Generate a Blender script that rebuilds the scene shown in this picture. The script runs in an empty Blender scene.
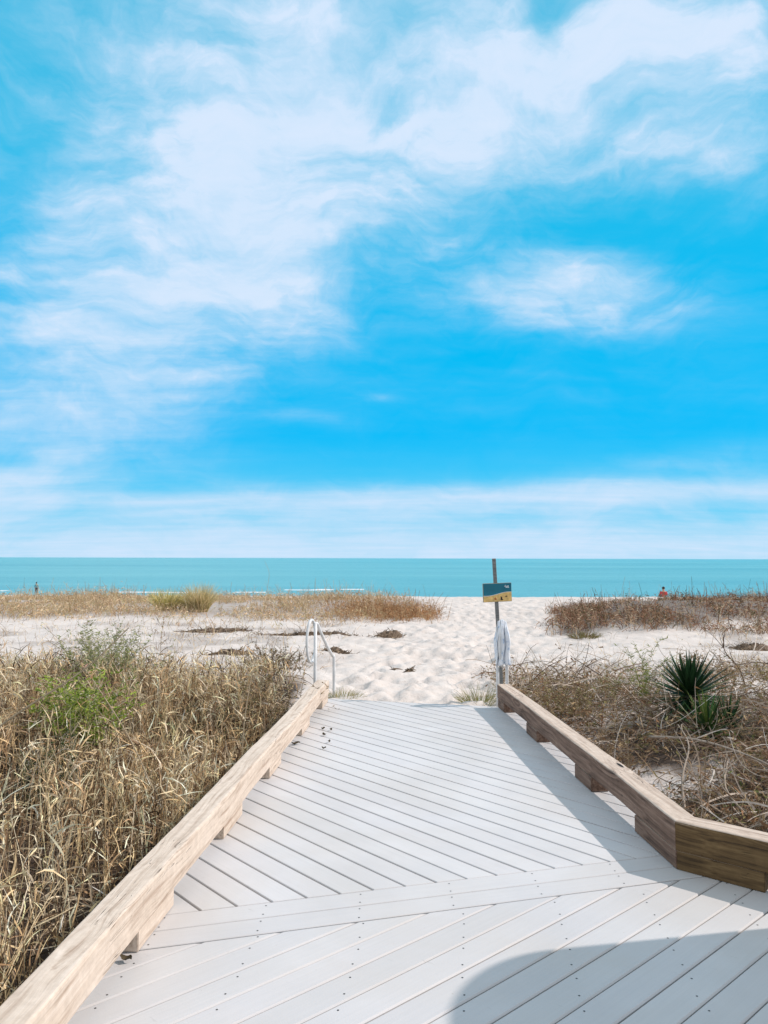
import bpy, bmesh, math, random
import numpy as np
from mathutils import Vector, Matrix
R = math.radians
random.seed(4)
rng = np.random.default_rng(11)
scn = bpy.context.scene
col = scn.collection

# ------------------------------------------------------------------ helpers
def tag(o, label=None, cat=None, group=None, kind=None):
    if label: o['label'] = label
    if cat: o['category'] = cat
    if group: o['group'] = group
    if kind: o['kind'] = kind
    return o

def empty(name, loc, rz=0.0):
    o = bpy.data.objects.new(name, None); col.objects.link(o)
    o.location = loc; o.rotation_euler = (0, 0, rz); o.empty_display_size = .1
    return o

def link(name, me, mats, parent=None):
    o = bpy.data.objects.new(name, me); col.objects.link(o)
    for m in (mats if isinstance(mats, (list, tuple)) else [mats]): me.materials.append(m)
    if parent: o.parent = parent
    return o

def bm_obj(name, bm, mats, parent=None, smooth=False):
    me = bpy.data.meshes.new(name); bm.normal_update(); bm.to_mesh(me); bm.free()
    if smooth:
        for p in me.polygons: p.use_smooth = True
    return link(name, me, mats, parent)

def np_mesh(name, V, Q, tint=None, smooth=False):
    """V (n,3), Q (m,k) with k 3 or 4, tint (n,3) linear colour per vertex"""
    me = bpy.data.meshes.new(name)
    V = np.ascontiguousarray(V, dtype=np.float32); Q = np.ascontiguousarray(Q, dtype=np.int32)
    k = Q.shape[1]
    me.vertices.add(len(V)); me.vertices.foreach_set('co', V.ravel())
    me.loops.add(Q.size); me.loops.foreach_set('vertex_index', Q.ravel())
    me.polygons.add(len(Q)); me.polygons.foreach_set('loop_start', np.arange(0, Q.size, k, dtype=np.int32))
    if tint is not None:
        a = me.color_attributes.new('tint', 'FLOAT_COLOR', 'POINT')
        c = np.ones((len(V), 4), np.float32); c[:, :3] = tint; a.data.foreach_set('color', c.ravel())
    me.update(calc_edges=True)
    me.polygons.foreach_set('use_smooth', np.full(len(Q), smooth, dtype=bool))
    return me

# value noise in numpy
_h = np.random.default_rng(5).random((256, 256))
def vnoise(x, y):
    xi = np.floor(x).astype(int); yi = np.floor(y).astype(int)
    fx = x - xi; fy = y - yi; fx = fx*fx*(3-2*fx); fy = fy*fy*(3-2*fy)
    a = _h[xi & 255, yi & 255]; b = _h[(xi+1) & 255, yi & 255]
    c = _h[xi & 255, (yi+1) & 255]; d = _h[(xi+1) & 255, (yi+1) & 255]
    return (a*(1-fx)+b*fx)*(1-fy) + (c*(1-fx)+d*fx)*fy
def fbm(x, y, o=4):
    s = 0; a = .5
    for i in range(o):
        s = s + a*(vnoise(x*2**i+17.3*i, y*2**i+5.1*i)-.5); a *= .5
    return s
def sstep(a, b, x):
    t = np.clip((x-a)/(b-a), 0, 1); return t*t*(3-2*t)

# ------------------------------------------------------------------ materials
def mat(name, rough=.6, spec=.3, base=(.5, .5, .5)):
    m = bpy.data.materials.new(name); m.use_nodes = True
    nt = m.node_tree; b = nt.nodes['Principled BSDF']
    b.inputs['Roughness'].default_value = rough
    b.inputs['Specular IOR Level'].default_value = spec
    b.inputs['Base Color'].default_value = (*base, 1)
    return m, nt, b
def N(nt, t, **kw):
    n = nt.nodes.new(t)
    for k, v in kw.items():
        if k.startswith('i_'):
            key = k[2:]; key = int(key) if key.isdigit() else key.replace('_', ' ')
            n.inputs[key].default_value = v
        else: setattr(n, k, v)
    return n
def ramp(nt, fac, stops, interp='LINEAR'):
    r = nt.nodes.new('ShaderNodeValToRGB'); cr = r.color_ramp; cr.interpolation = interp
    while len(cr.elements) < len(stops): cr.elements.new(.5)
    for e, (p, c) in zip(cr.elements, stops):
        e.position = p; e.color = (*c, 1) if len(c) == 3 else c
    nt.links.new(fac, r.inputs['Fac']); return r.outputs['Color']
def mixc(nt, fac, a, b, mode='MIX'):
    m = nt.nodes.new('ShaderNodeMix'); m.data_type = 'RGBA'; m.blend_type = mode
    for s, v in ((0, fac), (6, a), (7, b)):
        if isinstance(v, bpy.types.NodeSocket): nt.links.new(v, m.inputs[s])
        elif s == 0: m.inputs[0].default_value = v
        else: m.inputs[s].default_value = (*v, 1)
    return m.outputs[2]
def bump(nt, b, h, strength, dist):
    n = N(nt, 'ShaderNodeBump'); n.inputs['Strength'].default_value = strength; n.inputs['Distance'].default_value = dist
    nt.links.new(h, n.inputs['Height']); nt.links.new(n.outputs[0], b.inputs['Normal']); return n
def obj_coords(nt, scale=(1, 1, 1), rot=(0, 0, 0), src='Object'):
    t = N(nt, 'ShaderNodeTexCoord'); r = N(nt, 'ShaderNodeMapping'); r.inputs['Rotation'].default_value = rot
    nt.links.new(t.outputs[src], r.inputs[0])
    s = N(nt, 'ShaderNodeMapping'); s.inputs['Scale'].default_value = scale
    nt.links.new(r.outputs[0], s.inputs[0]); return s.outputs[0]
def noise(nt, vec, scale, detail=4, rough=.55, dist=0):
    n = N(nt, 'ShaderNodeTexNoise'); n.inputs['Scale'].default_value = scale; n.inputs['Detail'].default_value = detail
    n.inputs['Roughness'].default_value = rough; n.inputs['Distortion'].default_value = dist
    if vec: nt.links.new(vec, n.inputs['Vector'])
    return n.outputs['Fac']

def plank_material(name, ang):
    m, nt, b = mat(name, .62, .25)
    v = obj_coords(nt, (1.2, 60, 60), (0, 0, -ang))
    g = noise(nt, v, 1.5, 5, .6)
    v2 = obj_coords(nt, (1, 1, 1)); blot = noise(nt, v2, 2.3, 4)
    fine = noise(nt, v2, 160, 2)
    c = ramp(nt, g, [(.3, (.57, .55, .55)), (.7, (.645, .62, .615))])
    c = mixc(nt, .5, c, ramp(nt, blot, [(.3, (.56, .55, .555)), (.65, (.655, .63, .62))]))
    a = N(nt, 'ShaderNodeAttribute', attribute_name='tint')
    c = mixc(nt, 1, c, a.outputs['Color'], 'MULTIPLY')
    c = mixc(nt, ramp(nt, noise(nt, v2, .9, 5, .6, .6), [(.42, (0, 0, 0)), (.72, (.55, .55, .55))]), c, (.52, .475, .43))
    scuff = ramp(nt, noise(nt, obj_coords(nt, (2, 14, 1), (0, 0, .7)), 3, 4, .7), [(.66, (0, 0, 0)), (.72, (.35, .35, .35))])
    c = mixc(nt, scuff, c, (.40, .38, .36))
    # sand grains and small dirt specks trodden on the boards
    sp = ramp(nt, noise(nt, v2, 55, 3, .7), [(.69, (0, 0, 0)), (.75, (1, 1, 1))])
    c = mixc(nt, sp, c, (.47, .43, .39))
    nt.links.new(c, b.inputs['Base Color'])
    mm = N(nt, 'ShaderNodeMath', operation='ADD'); nt.links.new(g, mm.inputs[0]); nt.links.new(fine, mm.inputs[1])
    bump(nt, b, mm.outputs[0], .25, .0015)
    return m

M = {}
M['walk'] = plank_material('composite_walk', R(-48))
M['land'] = plank_material('composite_landing', R(42))
M['strip'] = plank_material('composite_strip', R(16))
m, nt, b = mat('screw_steel', .5, .4, (.06, .055, .055)); M['screw'] = m

def timber(name, light, mid, dark, top=None):
    m, nt, b = mat(name, .72, .2)
    v0 = obj_coords(nt)
    warp = N(nt, 'ShaderNodeVectorMath', operation='MULTIPLY_ADD')
    nz = N(nt, 'ShaderNodeTexNoise'); nz.inputs['Scale'].default_value = 1.7; nz.inputs['Detail'].default_value = 2
    nt.links.new(v0, nz.inputs['Vector']); nt.links.new(nz.outputs['Color'], warp.inputs[0])
    warp.inputs[1].default_value = (0, .07, .07); nt.links.new(v0, warp.inputs[2])
    # knots: voronoi cells pull the rings round themselves
    kv = N(nt, 'ShaderNodeMapping'); kv.inputs['Scale'].default_value = (1.3, 5.5, 5.5); nt.links.new(v0, kv.inputs[0])
    vo = N(nt, 'ShaderNodeTexVoronoi'); vo.inputs['Scale'].default_value = 1.0; nt.links.new(kv.outputs[0], vo.inputs['Vector'])
    kn = ramp(nt, vo.outputs['Distance'], [(0, (1, 1, 1)), (.35, (0, 0, 0))])
    s = N(nt, 'ShaderNodeMapping'); s.inputs['Scale'].default_value = (.8, 24, 24); nt.links.new(warp.outputs[0], s.inputs[0])
    wv = N(nt, 'ShaderNodeTexNoise'); wv.inputs['Scale'].default_value = 2.0; wv.inputs['Detail'].default_value = 6; wv.inputs['Roughness'].default_value = .6
    av = N(nt, 'ShaderNodeVectorMath', operation='MULTIPLY_ADD'); nt.links.new(kn, av.inputs[0]); av.inputs[1].default_value = (.3, 2.2, 2.2); nt.links.new(s.outputs[0], av.inputs[2])
    nt.links.new(av.outputs[0], wv.inputs['Vector'])
    c = ramp(nt, wv.outputs['Fac'], [(.28, dark), (.48, mid), (.72, light)])
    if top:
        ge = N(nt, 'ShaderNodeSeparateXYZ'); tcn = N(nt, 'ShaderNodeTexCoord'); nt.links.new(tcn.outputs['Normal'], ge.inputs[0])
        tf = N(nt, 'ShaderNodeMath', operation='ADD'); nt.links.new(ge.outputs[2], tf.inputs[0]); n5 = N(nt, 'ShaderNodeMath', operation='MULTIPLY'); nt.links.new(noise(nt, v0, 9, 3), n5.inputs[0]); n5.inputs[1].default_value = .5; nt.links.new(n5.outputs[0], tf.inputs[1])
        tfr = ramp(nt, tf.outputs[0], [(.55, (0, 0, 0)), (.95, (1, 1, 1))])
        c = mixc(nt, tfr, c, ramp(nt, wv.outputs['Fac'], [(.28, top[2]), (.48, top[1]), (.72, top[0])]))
    blot = noise(nt, v0, 3.5, 4)
    c = c if top else mixc(nt, ramp(nt, blot, [(.4, (0, 0, 0)), (.7, (.5, .5, .5))]), c, mid)
    k2 = ramp(nt, vo.outputs['Distance'], [(0, (1, 1, 1)), (.055, (1, 1, 1)), (.085, (0, 0, 0))])
    c = mixc(nt, k2, c, tuple(x*.4 for x in dark))
    # drying cracks
    cs = N(nt, 'ShaderNodeMapping'); cs.inputs['Scale'].default_value = (.9, 26, 26); nt.links.new(warp.outputs[0], cs.inputs[0])
    cf = noise(nt, cs.outputs[0], 1.6, 2, .4)
    ck = ramp(nt, cf, [(.492, (0, 0, 0)), (.5, (1, 1, 1)), (.508, (0, 0, 0))])
    gate = ramp(nt, noise(nt, v0, 2.6, 2), [(.55, (0, 0, 0)), (.62, (1, 1, 1))])
    ckg = mixc(nt, 1, ck, gate, 'MULTIPLY')
    c = mixc(nt, ckg, c, tuple(x*.25 for x in dark))
    gr = ramp(nt, noise(nt, v0, 22, 5, .7), [(.3, (.86, .85, .84)), (.7, (1.08, 1.08, 1.08))]); c = mixc(nt, 1, c, gr, 'MULTIPLY')
    nt.links.new(c, b.inputs['Base Color'])
    sub = N(nt, 'ShaderNodeMath', operation='SUBTRACT'); nt.links.new(wv.outputs['Fac'], sub.inputs[0]); nt.links.new(ckg, sub.inputs[1])
    bump(nt, b, sub.outputs[0], .6, .004)
    return m
M['timber_left'] = timber('treated_timber_bleached', (.775, .66, .56), (.65, .535, .435), (.36, .25, .18))
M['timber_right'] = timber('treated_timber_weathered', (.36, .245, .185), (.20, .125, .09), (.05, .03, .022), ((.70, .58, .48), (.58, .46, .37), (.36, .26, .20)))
M['timber_turn_shaded'] = timber('treated_timber_shaded', (.23, .15, .07), (.13, .08, .036), (.025, .016, .010), ((.70, .58, .48), (.58, .46, .37), (.36, .26, .20)))  # turned run: same timber, shade and reflected tint put into its sides
M['post_wood'] = timber('grey_weathered_wood', (.30, .30, .29), (.22, .22, .215), (.10, .10, .10))

# sand
m, nt, b = mat('beach_sand', .9, .1); M['sand'] = m
v = obj_coords(nt)
n1 = noise(nt, v, .35, 5); n2 = noise(nt, v, 5, 5, .65); n3 = noise(nt, v, 220, 2)
c = ramp(nt, n1, [(.3, (.62, .53, .475)), (.65, (.73, .645, .59))])
c = mixc(nt, .45, c, ramp(nt, n2, [(.3, (.50, .43, .38)), (.62, (.72, .665, .62))]))
c = mixc(nt, .35, c, ramp(nt, n3, [(.35, (.42, .36, .31)), (.6, (.74, .70, .66))]))
spk = ramp(nt, noise(nt, v, 17, 4, .75), [(.63, (0, 0, 0)), (.70, (.8, .8, .8))])
c = mixc(nt, spk, c, (.26, .19, .13))
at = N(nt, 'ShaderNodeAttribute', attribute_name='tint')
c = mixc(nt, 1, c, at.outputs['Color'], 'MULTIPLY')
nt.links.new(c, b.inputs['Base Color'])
# scuffed, trodden surface
vo = N(nt, 'ShaderNodeTexVoronoi'); vo.inputs['Scale'].default_value = 3.6; vo.feature = 'SMOOTH_F1'
vd = N(nt, 'ShaderNodeVectorMath', operation='MULTIPLY_ADD'); nz = N(nt, 'ShaderNodeTexNoise'); nz.inputs['Scale'].default_value = 4
nt.links.new(v, nz.inputs['Vector']); nt.links.new(nz.outputs['Color'], vd.inputs[0]); vd.inputs[1].default_value = (.25, .25, 0); nt.links.new(v, vd.inputs[2])
nt.links.new(vd.outputs[0], vo.inputs['Vector'])
a1 = N(nt, 'ShaderNodeMath', operation='MULTIPLY_ADD'); nt.links.new(noise(nt, v, 9, 5, .6), a1.inputs[0]); a1.inputs[1].default_value = .8
nt.links.new(vo.outputs['Distance'], a1.inputs[2])
bump(nt, b, a1.outputs[0], .5, .06)

# vegetation: per-blade colour from the tint attribute
def veg(name, transl=.25, rough=.75):
    m, nt, b = mat(name, rough, .12)
    at = N(nt, 'ShaderNodeAttribute', attribute_name='tint')
    v = obj_coords(nt); n = noise(nt, v, 35, 3)
    c = mixc(nt, 1, at.outputs['Color'], ramp(nt, n, [(.3, (.72, .70, .68)), (.7, (1.15, 1.12, 1.1))]), 'MULTIPLY')
    nt.links.new(c, b.inputs['Base Color'])
    tr = N(nt, 'ShaderNodeBsdfTranslucent'); nt.links.new(c, tr.inputs['Color'])
    mx = N(nt, 'ShaderNodeMixShader'); mx.inputs[0].default_value = transl
    nt.links.new(b.outputs[0], mx.inputs[1]); nt.links.new(tr.outputs[0], mx.inputs[2])
    nt.links.new(mx.outputs[0], nt.nodes['Material Output'].inputs['Surface'])
    return m
M['dry'] = veg('dry_grass', .12); M['green'] = veg('green_leaf', .3); M['twig'] = veg('dead_twig', 0.0, .85)
M['yucca'] = veg('yucca_leaf', .08, .45)

# sea
m, nt, b = mat('sea_water', .35, .22); M['sea'] = m
v = obj_coords(nt, (.12, .5, 1))
v3 = obj_coords(nt, (.004, .02, 1))
c = ramp(nt, noise(nt, v3, 1.0, 6, .65), [(.32, (.09, .345, .41)), (.5, (.13, .415, .47)), (.68, (.19, .49, .53))])
nt.links.new(c, b.inputs['Base Color'])
w1 = noise(nt, v, 1.1, 6, .65)
bump(nt, b, w1, 1.0, .9)
m, nt, b = mat('sea_foam', .9, .1); M['foam'] = m
n = noise(nt, obj_coords(nt, (.15, 1, 1)), 3, 5, .7)
nt.links.new(ramp(nt, n, [(.3, (.55, .62, .66)), (.6, (.85, .87, .88))]), b.inputs['Base Color'])

m, nt, b = mat('white_pvc', .35, .45, (.74, .74, .74)); M['pvc'] = m
nt.links.new(ramp(nt, noise(nt, obj_coords(nt), 14, 4), [(.3, (.60, .60, .59)), (.6, (.78, .78, .78))]), b.inputs['Base Color'])
m, nt, b = mat('towel_cloth', .95, .05); M['towel'] = m
n = noise(nt, obj_coords(nt, (1, 1, .7)), 26, 3, .6)
nt.links.new(ramp(nt, n, [(.34, (.40, .50, .64)), (.42, (.74, .78, .84)), (.6, (.84, .85, .88))]), b.inputs['Base Color'])
def plain(name, colr, rough=.6, var=.15, sc=8):
    m, nt, b = mat(name, rough, .3)
    n = noise(nt, obj_coords(nt), sc, 4)
    nt.links.new(ramp(nt, n, [(.3, tuple(x*(1-var) for x in colr)), (.7, tuple(min(1, x*(1+var)) for x in colr))]), b.inputs['Base Color'])
    M[name] = m; return m
plain('sign_sea', (.02, .17, .24), .4, .2, 4); plain('sign_sand', (.80, .53, .20), .5, .25, 25)
plain('sign_back', (.42, .36, .27)); plain('sign_dark', (.03, .02, .02)); plain('sign_white', (.75, .8, .82)); plain('sign_red', (.45, .16, .05))
plain('skin', (.50, .30, .21)); plain('red_shirt', (.55, .04, .05)); plain('navy_cloth', (.015, .03, .07)); plain('teal_cloth', (.14, .34, .38))
plain('hair', (.03, .018, .012)); plain('chair_fabric', (.45, .35, .3)); plain('board_paint', (.55, .62, .60), .4)
plain('shade_wrack', (.055, .038, .025), .9, .4, 30); plain('litter_leaf', (.085, .065, .035), .8, .3, 40)

# ------------------------------------------------------------------ terrain
def path_c(y): return .25 + .19*np.maximum(y-8, 0)
def path_w(y): return .85 + .055*np.maximum(y-8, 0)
def gz(x, y):
    x = np.asarray(x, float); y = np.asarray(y, float)
    z = -.06 + .10*fbm(x*.35, y*.35, 4)
    # lower ground round the deck
    near = 1-sstep(6.2, 8.6, y)
    side = np.where(x < 0, sstep(-1.1, -3.8, x)*.42, sstep(1.2, 3.2, x)*.34)
    z = z + near*(-.50+side)
    # dune swells either side of the path
    off = np.abs(x-path_c(y))-path_w(y)
    rl = np.exp(-((y-23.5)/3.8)**2)*.16*sstep(.0, 3.0, -(x-path_c(y))-path_w(y))
    rr = np.exp(-((y-19.0)/3.9)**2)*.50*sstep(.0, 2.6, (x-path_c(y))-path_w(y))
    z = z + rl + rr + sstep(0, 1.5, off)*.10*(fbm(x*.9+3, y*.9, 3)+.1)*sstep(8, 11, y)*(1-sstep(30, 40, y))
    # down to the shore and under the sea
    z = z - sstep(27, 66, y)*1.75 - sstep(64, 130, y)*2.5
    # footprints and scuffs
    foot = np.exp(-np.maximum(off, 0)/1.6)*(1-sstep(24, 40, y))*sstep(7.4, 8.3, y)
    z = z + foot*(.085*(vnoise(x*3.3, y*2.3)-.5)+.07*(vnoise(x*8.1+3, y*5.3)-.5)) + .018*(vnoise(x*6, y*6)-.5)
    return z
def gz1(x, y): return float(gz(np.array([x]), np.array([y]))[0])

ys = np.concatenate([np.linspace(-60, -2, 16), np.arange(-1.5, 7, .16), np.arange(7, 16, .055), np.arange(16, 32, .12), np.arange(32, 75, .6), np.geomspace(76, 9000, 40)])
xs_c = np.concatenate([np.arange(-4, 6, .055)])
xr = np.concatenate([np.arange(6.05, 16, .16), np.geomspace(16.5, 9000, 48)])
xl = -np.concatenate([np.arange(4.1, 14, .16), np.geomspace(14.5, 9000, 48)])[::-1]
xs = np.concatenate([xl, xs_c, xr])
X, Y = np.meshgrid(xs, ys)
Z = gz(X, Y)
# footprints pressed into the trodden sand
fg = np.random.default_rng(77)
for k in range(620):
    fy = 8.2+16*fg.random()**1.5; fx = path_c(fy)+fg.normal(0, .62)*path_w(fy)*1.15; fa = fg.normal(1.35, .35)+(math.pi if fg.random() < .5 else 0)
    i0, i1 = np.searchsorted(ys, [fy-.35, fy+.35]); j0, j1 = np.searchsorted(xs, [fx-.35, fx+.35])
    dx = X[i0:i1, j0:j1]-fx; dy = Y[i0:i1, j0:j1]-fy
    u = dx*math.cos(fa)+dy*math.sin(fa); v_ = -dx*math.sin(fa)+dy*math.cos(fa); q = (u/.15)**2+(v_/.065)**2
    Z[i0:i1, j0:j1] += -.022*np.exp(-q*1.1)+.009*np.exp(-(np.sqrt(q)-1.7)**2*3)
V = np.stack([X, Y, Z], -1).reshape(-1, 3)
ny, nx = X.shape
i = np.arange(ny*nx).reshape(ny, nx)
Q = np.stack([i[:-1, :-1], i[:-1, 1:], i[1:, 1:], i[1:, :-1]], -1).reshape(-1, 4)
# litter and humus under the thickets, darkened further to deepen shade between stems
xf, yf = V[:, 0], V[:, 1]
litter_shade_l = sstep(-.9, -1.1, xf)*(1-sstep(9.2, 10.8, yf+1.2*fbm(xf, yf, 3)))
litter_shade_r = sstep(1.15, 1.5, xf)*(1-sstep(7.0, 9.5, yf+1.5*fbm(xf, yf, 3)))*(1-sstep(.05, .16, fbm(xf*1.1+9, yf*1.1, 4)))
litter_shade_r = litter_shade_r*sstep(1.1, 2.0, xf-.1*(yf-4))
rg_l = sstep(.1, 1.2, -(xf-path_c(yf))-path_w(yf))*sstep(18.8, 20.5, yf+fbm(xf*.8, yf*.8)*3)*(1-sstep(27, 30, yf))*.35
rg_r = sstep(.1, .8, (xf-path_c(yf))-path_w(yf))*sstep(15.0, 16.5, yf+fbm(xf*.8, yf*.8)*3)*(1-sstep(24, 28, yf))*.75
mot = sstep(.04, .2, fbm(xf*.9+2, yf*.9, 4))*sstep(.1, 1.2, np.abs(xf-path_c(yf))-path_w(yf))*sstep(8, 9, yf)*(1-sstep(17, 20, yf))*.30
litter_shade = np.clip(np.maximum.reduce([litter_shade_l*.97, litter_shade_r*.95, rg_l, rg_r, mot]), 0, 1)[:, None]
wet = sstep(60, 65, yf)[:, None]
T = (1-litter_shade)*np.array([1., 1., 1.])+litter_shade*np.array([.075, .055, .042])
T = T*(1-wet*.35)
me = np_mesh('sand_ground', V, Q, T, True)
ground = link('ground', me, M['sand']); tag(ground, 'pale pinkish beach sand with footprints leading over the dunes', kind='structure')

# sea
sx = np.concatenate([-np.geomspace(9000, 20, 40), np.linspace(-18, 18, 10), np.geomspace(20, 9000, 40)])
sy = np.concatenate([np.linspace(56, 120, 60), np.geomspace(122, 9000, 60)])
X, Y = np.meshgrid(sx, sy); Zs = -1.72 + .0*X
V = np.stack([X, Y, Zs], -1).reshape(-1, 3); ny, nx = X.shape; i = np.arange(ny*nx).reshape(ny, nx)
Q = np.stack([i[:-1, :-1], i[:-1, 1:], i[1:, 1:], i[1:, :-1]], -1).reshape(-1, 4)
sea = link('sea', np_mesh('sea', V, Q, None, True), M['sea']); tag(sea, 'calm turquoise sea out to a straight horizon', kind='structure')
# low breaking wavelets: rounded ridges of foam
def foam(x0, x1, y, amp, seed):
    n = 90; t = np.linspace(0, 1, n); x = x0+(x1-x0)*t
    yc = y + 1.2*(vnoise(x*.12+seed, x*0+seed)-.5)*2
    h = amp*np.clip((vnoise(x*.35+seed*3, x*0+2)-.25)*1.6, .02, 1)*np.sin(np.pi*np.clip(t, 0.02, .98))**.5
    P = []
    for k, (dy, hz) in enumerate(((-.9, -.05), (-.45, .6), (0, 1), (.7, .5), (1.3, -.05))):
        P.append(np.stack([x, yc+dy*1.3, -1.72+h*hz*np.where(hz > 0, 1, 1)-.02*(hz < 0)], -1))
    P = np.array(P); V = P.reshape(-1, 3); i = np.arange(5*n).reshape(5, n)
    Q = np.stack([i[:-1, :-1], i[:-1, 1:], i[1:, 1:], i[1:, :-1]], -1).reshape(-1, 4)
    return np_mesh('foam', V, Q, None, True)
parts = [(-25, -17, 71, .10, 1), (-10, -5, 78, .15, 4), (-4.5, -2, 80, .12, 5), (-42, -36, 74, .10, 7), (-14, -11, 72, .10, 15), (-58, -50, 72, .10, 17)]
allV, allQ, off_ = [], [], 0
for p in parts:
    me = foam(*p); v_ = np.empty(len(me.vertices)*3, np.float32); me.vertices.foreach_get('co', v_)
    q_ = np.array([list(pl.vertices) for pl in me.polygons]); allV.append(v_.reshape(-1, 3)); allQ.append(q_+off_); off_ += len(v_)//3
    bpy.data.meshes.remove(me)
fo = link('foam', np_mesh('foam', np.concatenate(allV), np.concatenate(allQ), None, True), M['foam'])
tag(fo, 'thin white foam of small waves breaking at the shore', 'foam', kind='stuff')

# ------------------------------------------------------------------ boardwalk
def clip(poly, n, d, keep_le=True):
    out = []; s = 1 if keep_le else -1
    for a, b in zip(poly, poly[1:]+poly[:1]):
        fa = s*(a[0]*n[0]+a[1]*n[1]-d); fb = s*(b[0]*n[0]+b[1]*n[1]-d)
        if fa <= 0: out.append(a)
        if (fa < 0 < fb) or (fb < 0 < fa):
            t = fa/(fa-fb); out.append((a[0]+(b[0]-a[0])*t, a[1]+(b[1]-a[1])*t))
    return out
def area(p): return .5*sum(a[0]*b[1]-b[0]*a[1] for a, b in zip(p, p[1:]+p[:1]))
def inset(poly, d):
    out = poly[:]
    for a, b in zip(poly, poly[1:]+poly[:1]):
        ex, ey = b[0]-a[0], b[1]-a[1]; L = math.hypot(ex, ey)
        if L < 1e-5: continue
        n = (ey/L, -ex/L); dd = a[0]*n[0]+a[1]*n[1]-d
        out = clip(out, n, dd)
        if len(out) < 3: return out
    return out
def clean(p):
    o = []
    for q in p:
        if not o or math.hypot(q[0]-o[-1][0], q[1]-o[-1][1]) > .002: o.append(q)
    if len(o) > 1 and math.hypot(o[0][0]-o[-1][0], o[0][1]-o[-1][1]) < .002: o.pop()
    return o
def plank(bm, lay, poly, zt, th, tint, bv=.0028):
    poly = clean(poly)
    if len(poly) < 3 or abs(area(poly)) < .0008: return
    if area(poly) < 0: poly = poly[::-1]
    c2 = (tint[0], tint[1], tint[2], 1)
    def ring(pts, z):
        vs = []
        for p in pts:
            v_ = bm.verts.new((p[0], p[1], z)); v_[lay] = c2; vs.append(v_)
        return vs
    ins = clean(inset(poly, bv))
    if len(ins) == len(poly):
        # align starting vertices
        k0 = min(range(len(ins)), key=lambda k: math.hypot(ins[k][0]-poly[0][0], ins[k][1]-poly[0][1])); ins = ins[k0:]+ins[:k0]
        rings = [ring(ins, zt), ring(poly, zt-bv), ring(poly, zt-th)]
    else: rings = [ring(poly, zt), ring(poly, zt-th)]
    bm.faces.new(rings[0])
    for r0, r1 in zip(rings, rings[1:]):
        n = len(r0)
        for k in range(n): bm.faces.new((r0[k], r1[k], r1[(k+1) % n], r0[(k+1) % n]))
    bm.faces.new(rings[-1][::-1])
def screw(bm, x, y, z, r=.0042):
    vs = [bm.verts.new((x+r*math.cos(a*math.pi/3), y+r*math.sin(a*math.pi/3), z+.0006)) for a in range(6)]
    f = bm.faces.new(vs); f.material_index = 1
def inside(poly, x, y, m=.012):
    for a, b in zip(poly, poly[1:]+poly[:1]):
        ex, ey = b[0]-a[0], b[1]-a[1]; L = math.hypot(ex, ey)
        if L < 1e-6: continue
        if (x-a[0])*(-ey/L)+(y-a[1])*(ex/L) < m: return False
    return True

def LX(y): return -.91+.068*(y-3.0)        # inner face of the left kerb
def RX(y): return 1.416-.065*(y-3.82)      # inner face of the right kerb
CORN = (1.416, 3.82); TD = (math.cos(R(-41.5)), math.sin(R(-41.5)))  # the right kerb turns here
# strip lines: y = c + .285x
S = .285; sL = math.hypot(1, S); sn = (-S/sL, 1/sL)
s_top = 3.595/sL; s_bot = s_top-.274
edgeL = lambda y: LX(y)-.17
edgeR = lambda y: RX(y)+.17
boardwalk = empty('boardwalk', (0, 0, 0)); tag(boardwalk, 'pale grey composite plank boardwalk laid in two diagonal directions', kind='structure')
walk_poly = [(edgeL(2.6), 2.6), (edgeR(2.6), 2.6), (edgeR(7.86), 7.86), (edgeL(8.36), 8.36)]
walk_poly = clip(walk_poly, sn, s_top+.003, False)
DT = .025; BZ = -DT
def decking(name, poly_list, ang, pitch, phase_pt, joists, matk, seed, gap=.0095, zt=0.0, bv=.0028):
    rnd = random.Random(seed)
    bm = bmesh.new(); lay = bm.verts.layers.float_color.new('tint')
    d = (math.cos(ang), math.sin(ang)); n = (-d[1], d[0]); ph = phase_pt[0]*n[0]+phase_pt[1]*n[1]
    scr = []
    for k in range(-70, 70):
        lo, hi = ph+k*pitch, ph+(k+1)*pitch
        jl, jh = rnd.uniform(-.0008, .0008), rnd.uniform(-.0008, .0008)
        g = rnd.uniform(.975, 1.025)*(.94 if matk == 'land' else 1.0); t = (g*rnd.uniform(.995, 1.005), g, g*rnd.uniform(.992, 1.005)); zj = zt+rnd.uniform(-.0012, 0)
        for pl in poly_list:
            p = clip(pl, n, lo+gap/2+jl, False)
            if len(p) >= 3: p = clip(p, n, hi-gap/2+jh, True)
            if len(p) < 3: continue
            plank(bm, lay, p, zj, DT, t, bv)
            if area(p) < 0: p = p[::-1]
            scr.append((p, lo, hi, zj))
    for p, lo, hi, zj in scr:
        for (jn, jd) in joists:
            for q in (lo+.03, hi-.03):
                det = n[0]*jn[1]-n[1]*jn[0]
                x = (q*jn[1]-n[1]*jd)/det; y = (n[0]*jd-q*jn[0])/det
                x += rnd.uniform(-.008, .008); y += rnd.uniform(-.006, .006)
                if inside(p, x, y): screw(bm, x, y, zj)
    return bm_obj(name, bm, [M[matk], M['screw']], boardwalk)
j_walk = [((0, 1), 3.9+.41*k) for k in range(12)]
decking('walkway_decking', [walk_poly], R(-48.4), .137, (-.445, 4.447), [], 'walk', 3)
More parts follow.
